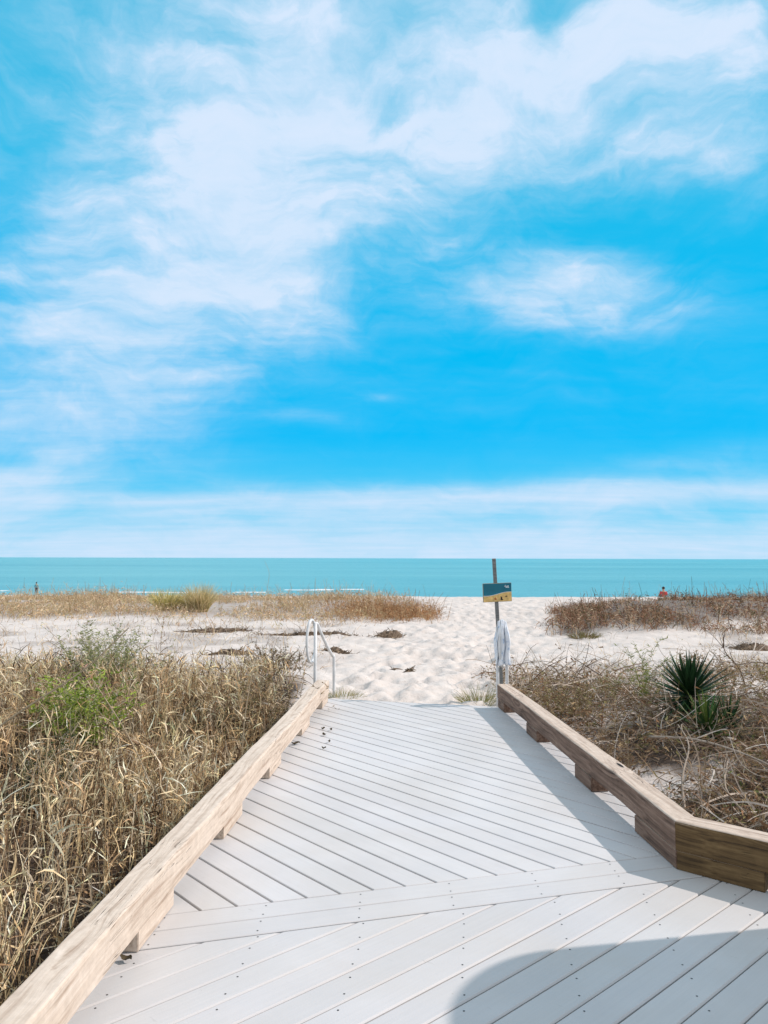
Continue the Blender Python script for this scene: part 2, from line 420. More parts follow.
# landing: from the strip back past the camera, spreading right along the turned kerb
far_r = (CORN[0]+TD[0]*4.2+.17*.66, CORN[1]+TD[1]*4.2+.17*.75)
land = [(edgeL(-2.5), -2.5), (far_r[0]+1.2, -2.5), far_r, (CORN[0]+.2, CORN[1]+.06), (edgeR(4.4)-.05, 4.4), (edgeL(4.2), 4.2)]
land = clip(land, sn, s_bot-.003, True)
jd0 = (-.12*1.0-.1*0)
jn = (1/math.hypot(1, .1), -.1/math.hypot(1, .1))
joists = [(jn, (-.115-.29+.405*k)) for k in range(-3, 12)]
decking('landing_decking', [land], R(42), .1365, (.748, 2.577), joists, 'land', 8, gap=.006, bv=.0055)
bm = bmesh.new(); lay = bm.verts.layers.float_color.new('tint')
for k in range(2):
    p = [(-1.4, 2), (3, 2), (3, 6), (-1.4, 6)]
    p = clip(p, sn, s_bot+.137*k+.0025, False); p = clip(p, sn, s_bot+.137*(k+1)-.0025, True)
    p = clip(p, (-1, .068), 1.08+.068*(-3.0)+.0, True) if False else p
    p = [q for q in clip(clip(p, (1, 0), 1.60, True), (-1, 0), 1.10, True)]
    # cut in two at the right, as the boards are
    for q, tt in ((p, .945+.02*k),):
        plank(bm, lay, q, -.0002, DT, (tt, tt, tt))
        if area(q) < 0: q = q[::-1]
        for j in range(-4, 6):
            for off in (.03, .107):
                x = -.1+.405*j; y = (s_bot+.137*k+off)*sL+S*x
                if inside(q, x, y): screw(bm, x, y, 0)
bm_obj('breaker_boards', bm, [M['strip'], M['screw']], boardwalk)

def box(bm, c, s, rz=0, mi=0, bev=0):
    r = bmesh.ops.create_cube(bm, size=1, matrix=Matrix.Translation(c) @ Matrix.Rotation(rz, 4, 'Z') @ Matrix.Diagonal((*s, 1)))
    for f in {f for v_ in r['verts'] for f in v_.link_faces}: f.material_index = mi
    if bev: bmesh.ops.bevel(bm, geom=list({e for v_ in r['verts'] for e in v_.link_edges}), offset=bev, segments=2, affect='EDGES')
# framing below the boards
bm = bmesh.new()
for yy in np.arange(3.95, 7.9, .41): box(bm, ((LX(yy)+RX(yy))/2, yy, -.025-.072), (RX(yy)-LX(yy)+.2, .038, .14))
for xx in np.arange(-.95, 1.6, .405): box(bm, (xx, .4, -.025-.072), (.038, 5.4, .14))
for xx in np.arange(1.85, 4.6, .405): box(bm, (xx, -.6, -.025-.072), (.038, 3.2, .14))
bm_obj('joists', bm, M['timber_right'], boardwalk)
# rim boards
bm = bmesh.new()
def beam_between(bm, a, b, w, h, zc, bev=.0, mi=0):
    L = math.hypot(b[0]-a[0], b[1]-a[1]); box(bm, ((a[0]+b[0])/2, (a[1]+b[1])/2, zc), (L, w, h), math.atan2(b[1]-a[1], b[0]-a[0]), mi, bev)
beam_between(bm, (edgeL(-2.4)+.03, -2.4), (edgeL(8.3)+.03, 8.3), .038, .19, -.122)
beam_between(bm, (edgeR(4.0)-.03, 4.0), (edgeR(7.8)-.03, 7.8), .038, .19, -.122)
beam_between(bm, (edgeL(8.3)+.06, 8.29), (edgeR(7.86)-.06, 7.82), .038, .12, -.088)
beam_between(bm, (CORN[0]+.22, CORN[1]-.02), (far_r[0]-.04, far_r[1]-.04), .038, .19, -.122)
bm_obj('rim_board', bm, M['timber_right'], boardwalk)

# ------------------------------------------------------------------ kerb rails of squared timber on blocks
def beam_mesh(L, w, h, seed, bev=.012, mitre=None):
    """beam along +x, cross-section w x h, base at z=0, inner face at y=0 going to y=w; slight twist and wobble"""
    bm = bmesh.new(); n = max(8, int(L/.12)); rr = random.Random(seed)
    prof = []
    for cx, cy, a0 in ((bev, bev, 180), (w-bev, bev, 270), (w-bev, h-bev, 0), (bev, h-bev, 90)):
        for k in range(4):
            a = R(a0+k*30); prof.append((cx+bev*math.cos(a), cy+bev*math.sin(a)))
    rings = []
    for i_ in range(n+1):
        x = L*i_/n; wob = .004*math.sin(i_*.33+seed); w2 = .003*math.sin(i_*.21+seed*2)
        ring = []
        for (py, pz) in prof:
            xx = x
            if mitre and i_ == 0: xx = x+mitre[0]*py
            if mitre and i_ == n: xx = x+mitre[1]*py
            chip = rr.uniform(-.0012, .0012)
            ring.append(bm.verts.new((xx, py+wob+chip, pz+w2+chip)))
        rings.append(ring)
    m_ = len(prof)
    for a, b in zip(rings, rings[1:]):
        for k in range(m_): bm.faces.new((a[k], b[k], b[(k+1) % m_], a[(k+1) % m_]))
    bm.faces.new(rings[0]); bm.faces.new(rings[-1][::-1])
    bmesh.ops.recalc_face_normals(bm, faces=bm.faces)
    return bm
BW, BH, BK = .128, .142, .092
def block(parent, x0, x1, w, h, matk, y0=.003, name='block'):
    bm = bmesh.new(); box(bm, ((x0+x1)/2, y0+w/2, .002+(h-.004)/2), (x1-x0, w, h-.002), 0, 0, .003)
    return bm_obj(name, bm, M[matk], parent)
# left: local x runs forward along the rail; local y to the left (outside)
ya, yb = -1.6, 8.06
aL = math.atan2(yb-ya, LX(yb)-LX(ya)); LL = math.hypot(yb-ya, LX(yb)-LX(ya))
kl = empty('kerb_rail', (LX(ya), ya, 0), aL); tag(kl, 'sun-bleached squared timber kerb rail along the left edge of the boardwalk beside the dry reeds', 'kerb rail', 'timber kerb rails of the boardwalk')
split = (3.42-ya)/math.sin(aL)
o = bm_obj('beam', beam_mesh(LL-.0, BW, BH, 2), M['timber_left'], kl); o.location = (0, 0, BK)
for yn in (-1.0, .35, 1.75, 3.02, 4.2, 5.33, 6.6, 7.76):
    s0 = (yn-ya)/math.sin(aL); block(kl, s0, s0+.40, BW-.030, BK, 'timber_left', y0=.022)
# right: starts at the far end, local x runs back towards the corner, local y outside (to the right)
yf_, yc = 7.87, 3.82
aR = math.atan2(yc-yf_, RX(yc)-RX(yf_)); LR = math.hypot(yc-yf_, RX(yc)-RX(yf_))
kr = empty('kerb_rail', (RX(yf_), yf_, 0), aR); tag(kr, 'weathered brown squared timber kerb rail along the right edge, turning outward at the landing', 'kerb rail', 'timber kerb rails of the boardwalk')
turn = R(-41.5)-aR
hm = math.tan(turn/2)
def flipy(o): o.scale = (1, 1, 1)
# outside lies to the left of the running direction (+y)
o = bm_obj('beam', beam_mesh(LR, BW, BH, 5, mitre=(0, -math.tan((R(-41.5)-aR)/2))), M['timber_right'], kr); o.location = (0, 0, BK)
for yb_ in (7.60, 6.39, 5.055):
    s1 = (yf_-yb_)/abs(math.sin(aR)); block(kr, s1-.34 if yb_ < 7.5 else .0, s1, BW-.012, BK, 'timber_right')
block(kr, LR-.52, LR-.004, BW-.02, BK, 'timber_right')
ko = empty('turned_run', (0, 0, 0)); bpy.data.objects.remove(ko)
L2 = 4.2
o = bm_obj('beam', beam_mesh(L2, BW, BH, 9, mitre=(-math.tan(-(R(-41.5)-aR)/2), 0)), M['timber_turn_shaded'], kr)
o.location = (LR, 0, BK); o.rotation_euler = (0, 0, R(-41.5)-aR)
for s0, s1 in ((0.004, .40), (1.45, 1.85), (2.9, 3.3)):
    bb = block(kr, s0, s1, BW-.02, BK, 'timber_turn_shaded'); bb.location = (LR, 0, 0); bb.rotation_euler = (0, 0, R(-41.5)-aR)
# bolts on rails omitted where none show; knots are in the timber

# ------------------------------------------------------------------ tubes
def tube(bm, pts, r, seg=8, closed=False):
    pts = [Vector(p) for p in pts]; n = len(pts); rings = []; up0 = None
    for i_ in range(n):
        a = pts[(i_-1) % n] if (closed or i_ > 0) else pts[i_]; b = pts[(i_+1) % n] if (closed or i_ < n-1) else pts[i_]
        t = (b-a).normalized()
        if up0 is None: up0 = t.orthogonal().normalized()
        up0 = (up0-t*up0.dot(t)).normalized(); s = t.cross(up0)
        rr = r[i_] if isinstance(r, (list, tuple)) else r
        rings.append([bm.verts.new(pts[i_]+(up0*math.cos(q*2*math.pi/seg)+s*math.sin(q*2*math.pi/seg))*rr) for q in range(seg)])
    for i_ in range(n if closed else n-1):
        a, b = rings[i_], rings[(i_+1) % n]
        for k in range(seg): bm.faces.new((a[k], a[(k+1) % seg], b[(k+1) % seg], b[k]))
    if not closed: bm.faces.new(rings[0][::-1]); bm.faces.new(rings[-1])
def ellipse_loop(cx, cy, cz, rx, ry, rz, n=28):
    return [(cx+rx*math.cos(2*math.pi*k/n), cy+ry*math.cos(2*math.pi*k/n), cz+rz*math.sin(2*math.pi*k/n)) for k in range(n)]
def smooth_path(P, k=6):
    P = [Vector(p) for p in P]; out = []
    for i_ in range(len(P)-1):
        p0 = P[max(i_-1, 0)]; p1 = P[i_]; p2 = P[i_+1]; p3 = P[min(i_+2, len(P)-1)]
        for q in range(k):
            t = q/k; out.append(.5*((2*p1)+(p2-p0)*t+(2*p0-5*p1+4*p2-p3)*t*t+(-p0+3*p1-3*p2+p3)*t**3))
    out.append(P[-1]); return out
hb = gz1(-.72, 8.2)
hl = empty('handrail', (-.722, 8.2, hb)); tag(hl, 'white tube handrail with a tall narrow loop at the end of the left kerb', 'handrail', 'white tube handrails at the sand end')
bm = bmesh.new(); tube(bm, [(0, 0, -.15), (0, 0, .80-hb)], .0165); bm_obj('post', bm, M['pvc'], hl, True)
bm = bmesh.new(); tube(bm, ellipse_loop(-.042, .0, .622-hb, .034, .13, .222), .0150, closed=True); bm_obj('loop', bm, M['pvc'], hl, True)
bm = bmesh.new(); tube(bm, smooth_path([(-.012, .0, .80-hb), (.018, .03, .80-hb), (.04, .12, .72-hb), (.10, .35, .53-hb), (.145, .56, .40-hb), (.160, .60, .34-hb), (.162, .6, -.12)]), .0165); bm_obj('rail', bm, M['pvc'], hl, True)
hb = gz1(1.19, 8.1)
hr = empty('handrail', (1.187, 8.1, hb)); tag(hr, 'white tube handrail under the hanging towel at the end of the right kerb', 'handrail', 'white tube handrails at the sand end')
bm = bmesh.new(); tube(bm, [(0, 0, -.15), (0, 0, .78-hb)], .0165); bm_obj('post', bm, M['pvc'], hr, True)
bm = bmesh.new(); tube(bm, ellipse_loop(.055, .0, .60-hb, .045, .08, .222), .0165, closed=True); bm_obj('loop', bm, M['pvc'], hr, True)
bm = bmesh.new(); tube(bm, smooth_path([(.01, 0, .78-hb), (.05, .02, .80-hb), (.095, .04, .76-hb), (.103, .05, .6-hb), (.105, .05, .3-hb), (.105, .05, -.15)]), .0165); bm_obj('rail', bm, M['pvc'], hr, True)

# towel, bunched and hung over the loop of the right handrail
nu, nv = 44, 60
tv = []; rt = random.Random(3)
for j in range(nv+1):
    s = j/nv
    for i_ in range(nu+1):
        u = i_/nu
        if s < .5: q = s/.5; side = -1; drop = (1-q)*.455
        else: q = (1-s)/.5; side = 1; drop = (1-q)*.40
        top = .865
        wdt = .047+.020*min(1, (1-q)*2)
        depth = .028+.03*min(1, (1-q)*3)
        fold = .016*math.sin(u*15+2*side+drop*3)*min(1, (1-q)*4)+.008*math.sin(u*31+drop*9)
        skew = .035*(drop/.45)*math.sin(u*3.1-1)
        cap = math.sqrt(max(0, 1-q**2)) if q > .7 else 1
        x = 1.237+(u-.5)*2*wdt+skew*.4+.006*math.sin(drop*22+u*4)
        zz = top-drop-.03*(1-min(1, (1-q)*6))*0-abs(u-.45)*.05-.02*math.sin(u*5)*(drop)
        y = 8.09+side*(depth)*min(1, (1-q)*7)+fold
        tv.append((x, y, zz))
i = np.arange((nu+1)*(nv+1)).reshape(nv+1, nu+1)
Q = np.stack([i[:-1, :-1], i[:-1, 1:], i[1:, 1:], i[1:, :-1]], -1).reshape(-1, 4)
tw = link('towel', np_mesh('towel', np.array(tv), Q, None, True), M['towel']); tag(tw, 'crumpled white towel with blue pattern hung over the right handrail', 'towel')
sm = tw.modifiers.new('thickness', 'SOLIDIFY'); sm.thickness = .006; sm.offset = 0

# ------------------------------------------------------------------ sign
sb = gz1(1.30, 8.5)
sg = empty('beach_sign', (1.300, 8.5, sb)); tag(sg, 'small picture sign of blue sea over yellow sand on a leaning grey post', 'sign')
bm = bmesh.new()
beam = []
tb = 1.50-sb
L = tb+.25; lean = math.atan2(.088, tb)
bmesh.ops.create_cube(bm, size=1, matrix=Matrix.Rotation(-lean, 4, 'Y') @ Matrix.Translation((0, 0, L/2-.25)) @ Matrix.Diagonal((.038, .038, L, 1)))
bmesh.ops.bevel(bm, geom=bm.edges[:], offset=.003, segments=1, affect='EDGES')
bm_obj('post', bm, M['post_wood'], sg)
pz = 1.127-sb; pw, ph_ = .335, .205
pn = empty('tmp', (0, 0, 0)); bpy.data.objects.remove(pn)
bm = bmesh.new(); box(bm, (0, 0, 0), (pw, .014, ph_), 0, 0, .003)
panel = bm_obj('panel', bm, M['sign_back'], sg); panel.location = (-.058, -.030, pz); panel.rotation_euler = (0, R(-1.8), R(14))
def flat(name, pts, y, matk, parent):
    bm = bmesh.new(); a = [bm.verts.new((p[0], y, p[1])) for p in pts]; b = [bm.verts.new((p[0], y+.0015, p[1])) for p in pts]
    f = bm.faces.new(a); bm.faces.new(b[::-1]); n = len(a)
    for k in range(n): bm.faces.new((a[k], b[k], b[(k+1) % n], a[(k+1) % n]))
    bmesh.ops.recalc_face_normals(bm, faces=bm.faces)
    return bm_obj(name, bm, M[matk], parent)
hw, hh = pw/2-.004, ph_/2-.004
wave = [(-hw+2*hw*k/14, -.028+.026*(k/14)+.010*math.sin(k/14*5.2+3.6)) for k in range(15)]
flat('sea_picture', [(-hw, hh), *[(x, z) for x, z in wave], (hw, hh)], -.0095, 'sign_sea', panel)
flat('sand_picture', [(-hw, -hh), (hw, -hh), *[(x, z-.0035) for x, z in wave[::-1]]], -.0095, 'sign_sand', panel)
flat('shore_line', [*[(x, z-.0035) for x, z in wave], *[(x, z+.0005) for x, z in wave[::-1]]], -.0105, 'sign_white', panel)
def blob(cx, cz, rx, rz, n=12, w=.25, sd=0):
    return [(cx+rx*math.cos(2*math.pi*k/n)*(1+w*math.sin(k*2.3+sd)), cz+rz*math.sin(2*math.pi*k/n)*(1+w*math.cos(k*1.7+sd))) for k in range(n)]
flat('dark_figure', [(.032, -.082), (.036, -.06), (.032, -.05), (.038, -.04), (.044, -.052), (.05, -.048), (.054, -.07), (.066, -.082), (.05, -.087)], -.0115, 'sign_dark', panel)
flat('red_figure', blob(-.028, -.068, .012, .014, sd=1), -.0115, 'sign_red', panel)
flat('small_figure', blob(.10, -.045, .012, .006, sd=2), -.0115, 'sign_dark', panel)
for k, (x0, z0, w_, h_) in enumerate(((.082, .060, .05, .006), (.096, .048, .040, .006), (.088, .072, .014, .005), (.118, .066, .014, .005))):
    flat('lettering', [(x0, z0), (x0+w_, z0), (x0+w_, z0+h_), (x0, z0+h_)], -.0115, 'sign_white', panel)

# ------------------------------------------------------------------ vegetation generators
def ribbons(P0, D0, length, width, grav, curl, segs, taper=1.0, seed=0, sideaxis=None, base_w=1.0):
    """N curved strips. P0 (N,3), D0 (N,3). returns V (N*(segs+1)*2,3), Q, and count"""
    g = np.random.default_rng(seed); n = len(P0); P = P0.copy(); D = D0/np.linalg.norm(D0, axis=1, keepdims=True)
    step = (length/segs)[:, None]
    C = g.normal(0, 1, (n, 3))*curl[:, None]
    side = np.cross(D, g.normal(0, 1, (n, 3))) if sideaxis is None else np.cross(D, sideaxis)
    side /= np.linalg.norm(side, axis=1, keepdims=True)+1e-9
    out = []
    for k in range(segs+1):
        t = k/segs
        w = width*(base_w+(1-base_w)*min(1, t*3))*(1-taper*t**1.6)*.5
        w = np.maximum(w, width*.06)
        out.append(P-side*w[:, None]); out.append(P+side*w[:, None])
        D = D + C/segs + np.array([0, 0, -1.])*(grav[:, None]/segs) + g.normal(0, .5, (n, 3))*curl[:, None]/segs
        D /= np.linalg.norm(D, axis=1, keepdims=True)
        side = side-D*np.sum(side*D, 1, keepdims=True); side += g.normal(0, .12, (n, 3)); side /= np.linalg.norm(side, axis=1, keepdims=True)+1e-9
        P = P + D*step
    Vv = np.stack(out, 1)                       # N, 2(segs+1), 3
    b_ = np.arange(n)[:, None]*(2*(segs+1))
    Q_ = np.concatenate([np.stack([b_+2*k, b_+2*k+1, b_+2*k+3, b_+2*k+2], -1) for k in range(segs)], 1).reshape(-1, 4)
    return Vv.reshape(-1, 3), Q_, 2*(segs+1), P
class Bag:
    def __init__(s): s.V = []; s.Q = []; s.T = []; s.n = 0
    def add(s, V_, Q_, per, tints):
        s.V.append(V_); s.Q.append(Q_+s.n); s.T.append(np.repeat(tints, per, axis=0)); s.n += len(V_)
    def mesh(s, name): return np_mesh(name, np.concatenate(s.V), np.concatenate(s.Q), np.concatenate(s.T), False)
def pick(g, n, cols, w=None, jit=.18):
    c = np.array(cols)[g.choice(len(cols), n, p=w)]
    return np.clip(c*g.uniform(1-jit, 1+jit, (n, 1)), 0, 1)
STRAW = [(.90, .69, .41), (.78, .56, .31), (.95, .82, .60), (.52, .34, .19), (.72, .60, .44), (.25, .165, .10), (.10, .065, .04), (.90, .74, .48)]
def up_dirs(g, n, spread): return np.stack([g.normal(0, spread, n), g.normal(0, spread, n), np.ones(n)], -1)
def at_points(P, mult): return np.repeat(P, mult, axis=0)

def reeds(bag, px, py, h, g, leaves=5, stemw=.006, leafl=(.06, .20), leafw=(.006, .016), cols=STRAW, spread=.22, seed=0):
    n = len(px); z = gz(px, py)-.02; P0 = np.stack([px, py, z], -1)
    D = up_dirs(g, n, spread); ln = h*g.uniform(.65, 1.12, n)
    segs = 5
    V_, Q_, per, tip = ribbons(P0, D, ln, np.full(n, stemw), g.uniform(0, .2, n), g.uniform(.05, .3, n), segs, .6, seed)
    tint = pick(g, n, cols, None, .25); bag.add(V_, Q_, per, tint)
    mid = V_.reshape(n, segs+1, 2, 3).mean(2)
    for l in range(leaves):
        t = g.uniform(.15, 1.0, n)*segs; k = np.minimum(t.astype(int), segs-1); f = (t-k)[:, None]
        p = mid[np.arange(n), k]*(1-f)+mid[np.arange(n), k+1]*f
        a = g.uniform(0, 2*np.pi, n); el = g.uniform(.1, 1.3, n)
        d = np.stack([np.cos(a), np.sin(a), el*1.9], -1)
        V2, Q2, per2, _ = ribbons(p, d, g.uniform(*leafl, n), g.uniform(*leafw, n), g.uniform(.0, 1.3, n)**1.5, g.uniform(.2, 1.2, n)**1.3, 4, .95, seed+l+1, base_w=.4)
        bag.add(V2, Q2, per2, np.clip(tint*g.uniform(.75, 1.35, (n, 1)), 0, 1))

# ---- dry reeds left of the boardwalk
g = np.random.default_rng(21)
def scatter(g, n, x0, x1, y0, y1, dens):
    X_ = g.uniform(x0, x1, n); Y_ = g.uniform(y0, y1, n); k = g.random(n) < dens(X_, Y_); return X_[k], Y_[k]
def dens_left(x, y):
    edge = LX(y)-.36
    d = sstep(0, -.25, x-edge)
    far = 1-sstep(8.3, 10.0, y+1.3*fbm(x*.8, y*.8, 3)+.12*(x+3))
    clump = .35+.65*sstep(-.12, .12, fbm(x*1.3+7, y*1.3, 3))
    return d*far*clump*(.62+.3*sstep(3.0, 6, y))
px, py = scatter(g, 31000, -7.5, -.9, 1.0, 11, dens_left)
bag = Bag()
hgt = np.where(py < 5, .70, .60)*(.75+.5*(fbm(px*.9, py*.9, 3)+.5))
hgt = hgt*(.78+.22*sstep(0, -.9, px-LX(py)))
hgt = hgt-.14*sstep(7, 9.5, py)
reeds(bag, px, py, hgt, g, leaves=4, seed=31, spread=.17)
# lying litter
qx, qy = scatter(g, 17000, -7.5, -.95, 1.0, 10, lambda x, y: sstep(.0, -.2, x-LX(y)+.25)*(1-sstep(8, 10, y)))
n = len(qx); P0 = np.stack([qx, qy, gz(qx, qy)+g.uniform(0, .22, n)], -1); a = g.uniform(0, 6.28, n)
D = np.stack([np.cos(a), np.sin(a), g.normal(0.1, .25, n)], -1)
V_, Q_, per, _ = ribbons(P0, D, g.uniform(.12, .45, n), g.uniform(.004, .010, n), np.full(n, .3), np.full(n, .5), 4, .7, 77)
bag.add(V_, Q_, per, pick(g, n, [(.40, .30, .20), (.12, .08, .05), (.70, .59, .44), (.06, .045, .03)]))
o = link('dry_reeds', bag.mesh('dry_reeds'), M['dry']); tag(o, 'dense dry straw-coloured reeds filling the ground left of the boardwalk', 'reeds', kind='stuff')

# ---- ridge grasses
def ridge(name, label, n, x0, x1, y0, y1, dens, h, cols, seed, w=(.006, .012)):
    g = np.random.default_rng(seed); px, py = scatter(g, n, x0, x1, y0, y1, dens)
    n = len(px); z = gz(px, py)-.02; bag = Bag()
    hh_ = h(px, py)*g.uniform(.5, 1.15, n)
    V_, Q_, per, tip = ribbons(np.stack([px, py, z], -1), up_dirs(g, n, .38), hh_, g.uniform(*w, n), np.full(n, .5), np.full(n, .35), 3, .8, seed)
    tint = pick(g, n, cols, None, .25); bag.add(V_, Q_, per, tint)
    ks = g.random(n) < .035; ms = int(ks.sum())   # thin taller stalks sticking out
    Vs, Qs, ps, _ = ribbons(np.stack([px, py, z], -1)[ks], up_dirs(g, ms, .2), hh_[ks]*1.1+g.uniform(.1, .35, ms), np.full(ms, .011), np.full(ms, .3), np.full(ms, .2), 4, .4, seed+50)
    bag.add(Vs, Qs, ps, tint[ks]*.9)
    k = g.random(n) < .55; P = V_.reshape(n, 4, 2, 3).mean(2)[k]; m_ = int(k.sum())
    for l in range(2):
        a = g.uniform(0, 6.28, m_); f = g.random((m_, 1)); p = P[:, 1]*(1-f)+P[:, 3]*f
        V2, Q2, per2, _ = ribbons(p, np.stack([np.cos(a), np.sin(a), g.uniform(-.1, .9, m_)], -1), g.uniform(.05, .16, m_), g.uniform(.012, .024, m_), np.full(m_, 1.), np.full(m_, .6), 2, .8, seed+9+l)
        bag.add(V2, Q2, per2, tint[k]*g.uniform(.8, 1.3, (m_, 1)))
    o = link(name, bag.mesh(name), M['dry']); tag(o, label, 'dune grass', kind='stuff')
RED = [(.34, .18, .11), (.44, .27, .17), (.18, .095, .06), (.60, .46, .32), (.14, .12, .06)]
PALE = [(.68, .51, .33), (.60, .42, .25), (.76, .62, .43), (.46, .30, .18), (.54, .46, .25)]
def offL(x, y): return -(x-path_c(y))-path_w(y)
def offR(x, y): return (x-path_c(y))-path_w(y)
ridge('ridge_grass', 'tan dune grass along the low ridge left of the sand path', 52000, -24, 3, 15.5, 28,
      lambda x, y: sstep(.3, 2.2, offL(x, y)+1.5*fbm(x*.5, y*.5))*(.10*sstep(15.5, 17.5, y)+.90*sstep(18.0, 20.8, y+6*fbm(x*.45, y*.45, 3)))*(.05+.95*sstep(-.06, .12, fbm(x*.7, y*.45, 4))),
      lambda x, y: .30+1.1*np.maximum(fbm(x*.55, y*.55, 4), -.17), PALE, 41)
ridge('ridge_grass', 'reddish brown dune grass on the mound right of the sand path', 62000, 2.5, 26, 13.0, 25,
      lambda x, y: sstep(.0, .8, offR(x, y)+1.2*fbm(x*.5, y*.5))*sstep(13.9, 15.6, y+6*fbm(x*.55+4, y*.55, 3)+.05*(x-6))*(.05+.95*sstep(-.07, .09, fbm(x*.9, y*.6, 4))),
      lambda x, y: .24+1.1*np.maximum(fbm(x*.7, y*.7, 4), -.12), RED, 42)
ridge('ridge_grass', 'rust-coloured grass on the hump just left of the sand path, behind the left handrail', 9000, -1.7, 2.6, 18.5, 23.5,
      lambda x, y: np.exp(-((x-.25)/1.25)**2-((y-20.8)/1.5)**2)*sstep(0, .8, offL(x, y)+.8),
      lambda x, y: .50+.0*x, [(.45, .26, .13), (.38, .20, .10), (.55, .40, .24)], 43)

# ---- tangle of dead vines and stems right of the boardwalk
def dens_right(x, y):
    dx = x-(RX(np.maximum(y, 3.8))+.25)
    turn_ = (x-CORN[0])*.6626+(y-CORN[1])*.749-.22
    d = sstep(0, .15, np.where(y < 3.9, turn_, dx))
    open_ = 1-.93*sstep(.03, .13, fbm(x*.55+9, y*.75, 4))
    return d*open_*(1-sstep(8.8, 11.0, y+2.0*fbm(x*.6, y*.6, 3)-.12*(x-3)))
g = np.random.default_rng(61)
px, py = scatter(g, 33000, 1.2, 11, 1.2, 12, lambda x, y: dens_right(x, y)*(.8+.2*(1-sstep(6.2, 7.6, y)))); n = len(px)
print('right tangle', n)
bag = Bag()
GREYB = [(.40, .31, .23), (.26, .18, .13), (.62, .53, .44), (.11, .075, .05), (.34, .21, .13), (.52, .38, .24)]
P0 = np.stack([px, py, gz(px, py)+g.uniform(-.02, .14, n)], -1); a = g.uniform(0, 6.28, n)
D = np.stack([np.cos(a), np.sin(a), g.uniform(-.1, 1.1, n)], -1)
V_, Q_, per, tip = ribbons(P0, D, g.uniform(.15, .55, n), g.uniform(.003, .009, n), g.uniform(.2, 1.6, n), g.uniform(.4, 1.3, n), 6, .5, 62)
bag.add(V_, Q_, per, pick(g, n, GREYB))
mid = V_.reshape(n, 7, 2, 3).mean(2)
for l in range(3):
    k = g.integers(1, 7, n); p = mid[np.arange(n), k]; a = g.uniform(0, 6.28, n)
    V2, Q2, per2, _ = ribbons(p, np.stack([np.cos(a), np.sin(a), g.uniform(-.3, .9, n)], -1), g.uniform(.025, .075, n), g.uniform(.008, .022, n), np.full(n, .8), np.full(n, .7), 2, .85, 70+l)
    bag.add(V2, Q2, per2, pick(g, n, [(.30, .17, .09), (.40, .29, .16), (.22, .14, .08), (.34, .30, .13), (.13, .16, .05)], [.3, .3, .2, .14, .06]))
nn = 3600; k = g.choice(n, nn, replace=False); a = g.uniform(0, 6.28, nn)
P0 = np.stack([px[k], py[k], gz(px[k], py[k])+g.uniform(.02, .20, nn)], -1)
V2, Q2, per2, _ = ribbons(P0, np.stack([np.cos(a), np.sin(a), g.uniform(-.1, .8, nn)], -1), g.uniform(.3, .8, nn), g.uniform(.008, .017, nn), g.uniform(.3, 1.5, nn), g.uniform(.5, 1.3, nn), 8, .5, 79)
bag.add(V2, Q2, per2, pick(g, nn, [(.74, .66, .58), (.54, .45, .37), (.36, .28, .21), (.16, .11, .08)]))
# upright thin stems
k = g.random(n) < .16; m_ = int(k.sum())
P0 = np.stack([px[k], py[k], gz(px[k], py[k])], -1)
V2, Q2, per2, _ = ribbons(P0, up_dirs(g, m_, .35), g.uniform(.22, .52, m_), g.uniform(.003, .006, m_), np.full(m_, .4), np.full(m_, .4), 5, .5, 80)
bag.add(V2, Q2, per2, pick(g, m_, [(.46, .36, .24), (.36, .25, .15), (.28, .20, .13)]))
qx, qy = scatter(g, 60000, 1.2, 10, 1.2, 11, lambda x, y: dens_right(x, y)**.6); n2_ = len(qx); a = g.uniform(0, 6.28, n2_)
V2, Q2, per2, _ = ribbons(np.stack([qx, qy, gz(qx, qy)+g.uniform(.005, .06, n2_)], -1), np.stack([np.cos(a), np.sin(a), g.normal(.05, .3, n2_)], -1), g.uniform(.03, .16, n2_), g.uniform(.004, .016, n2_), np.full(n2_, .3), g.uniform(.1, 1., n2_), 2, .7, 83)
bag.add(V2, Q2, per2, pick(g, n2_, [(.50, .38, .27), (.28, .18, .11), (.12, .08, .055), (.62, .52, .42), (.36, .22, .13), (.20, .20, .08)], None, .3))
o = link('dead_vines', bag.mesh('dead_vines'), M['dry']); tag(o, 'low tangle of dead grey-brown vines and twigs right of the boardwalk', 'undergrowth', kind='stuff')

# ---- sparse stems on the sand between thicket and ridges
g = np.random.default_rng(91); bag = Bag()
px, py = scatter(g, 15000, -11, 10, 9, 19, lambda x, y: (sstep(.25, 1.5, np.abs(x-path_c(y))-path_w(y)))*(.13+.9*sstep(.04, .16, fbm(x*.9+2, y*.9, 3))+.5*(1-sstep(9.5, 12, y))))
n = len(px); P0 = np.stack([px, py, gz(px, py)-.01], -1)
V_, Q_, per, tip = ribbons(P0, up_dirs(g, n, .5), g.uniform(.06, .30, n), g.uniform(.004, .010, n), np.full(n, .6), np.full(n, .5), 4, .7, 92)
bag.add(V_, Q_, per, pick(g, n, GREYB+STRAW[:3]))
o = link('sparse_stems', bag.mesh('sparse_stems'), M['dry']); tag(o, 'sparse dry stems scattered over the open sand', 'stems', kind='stuff')

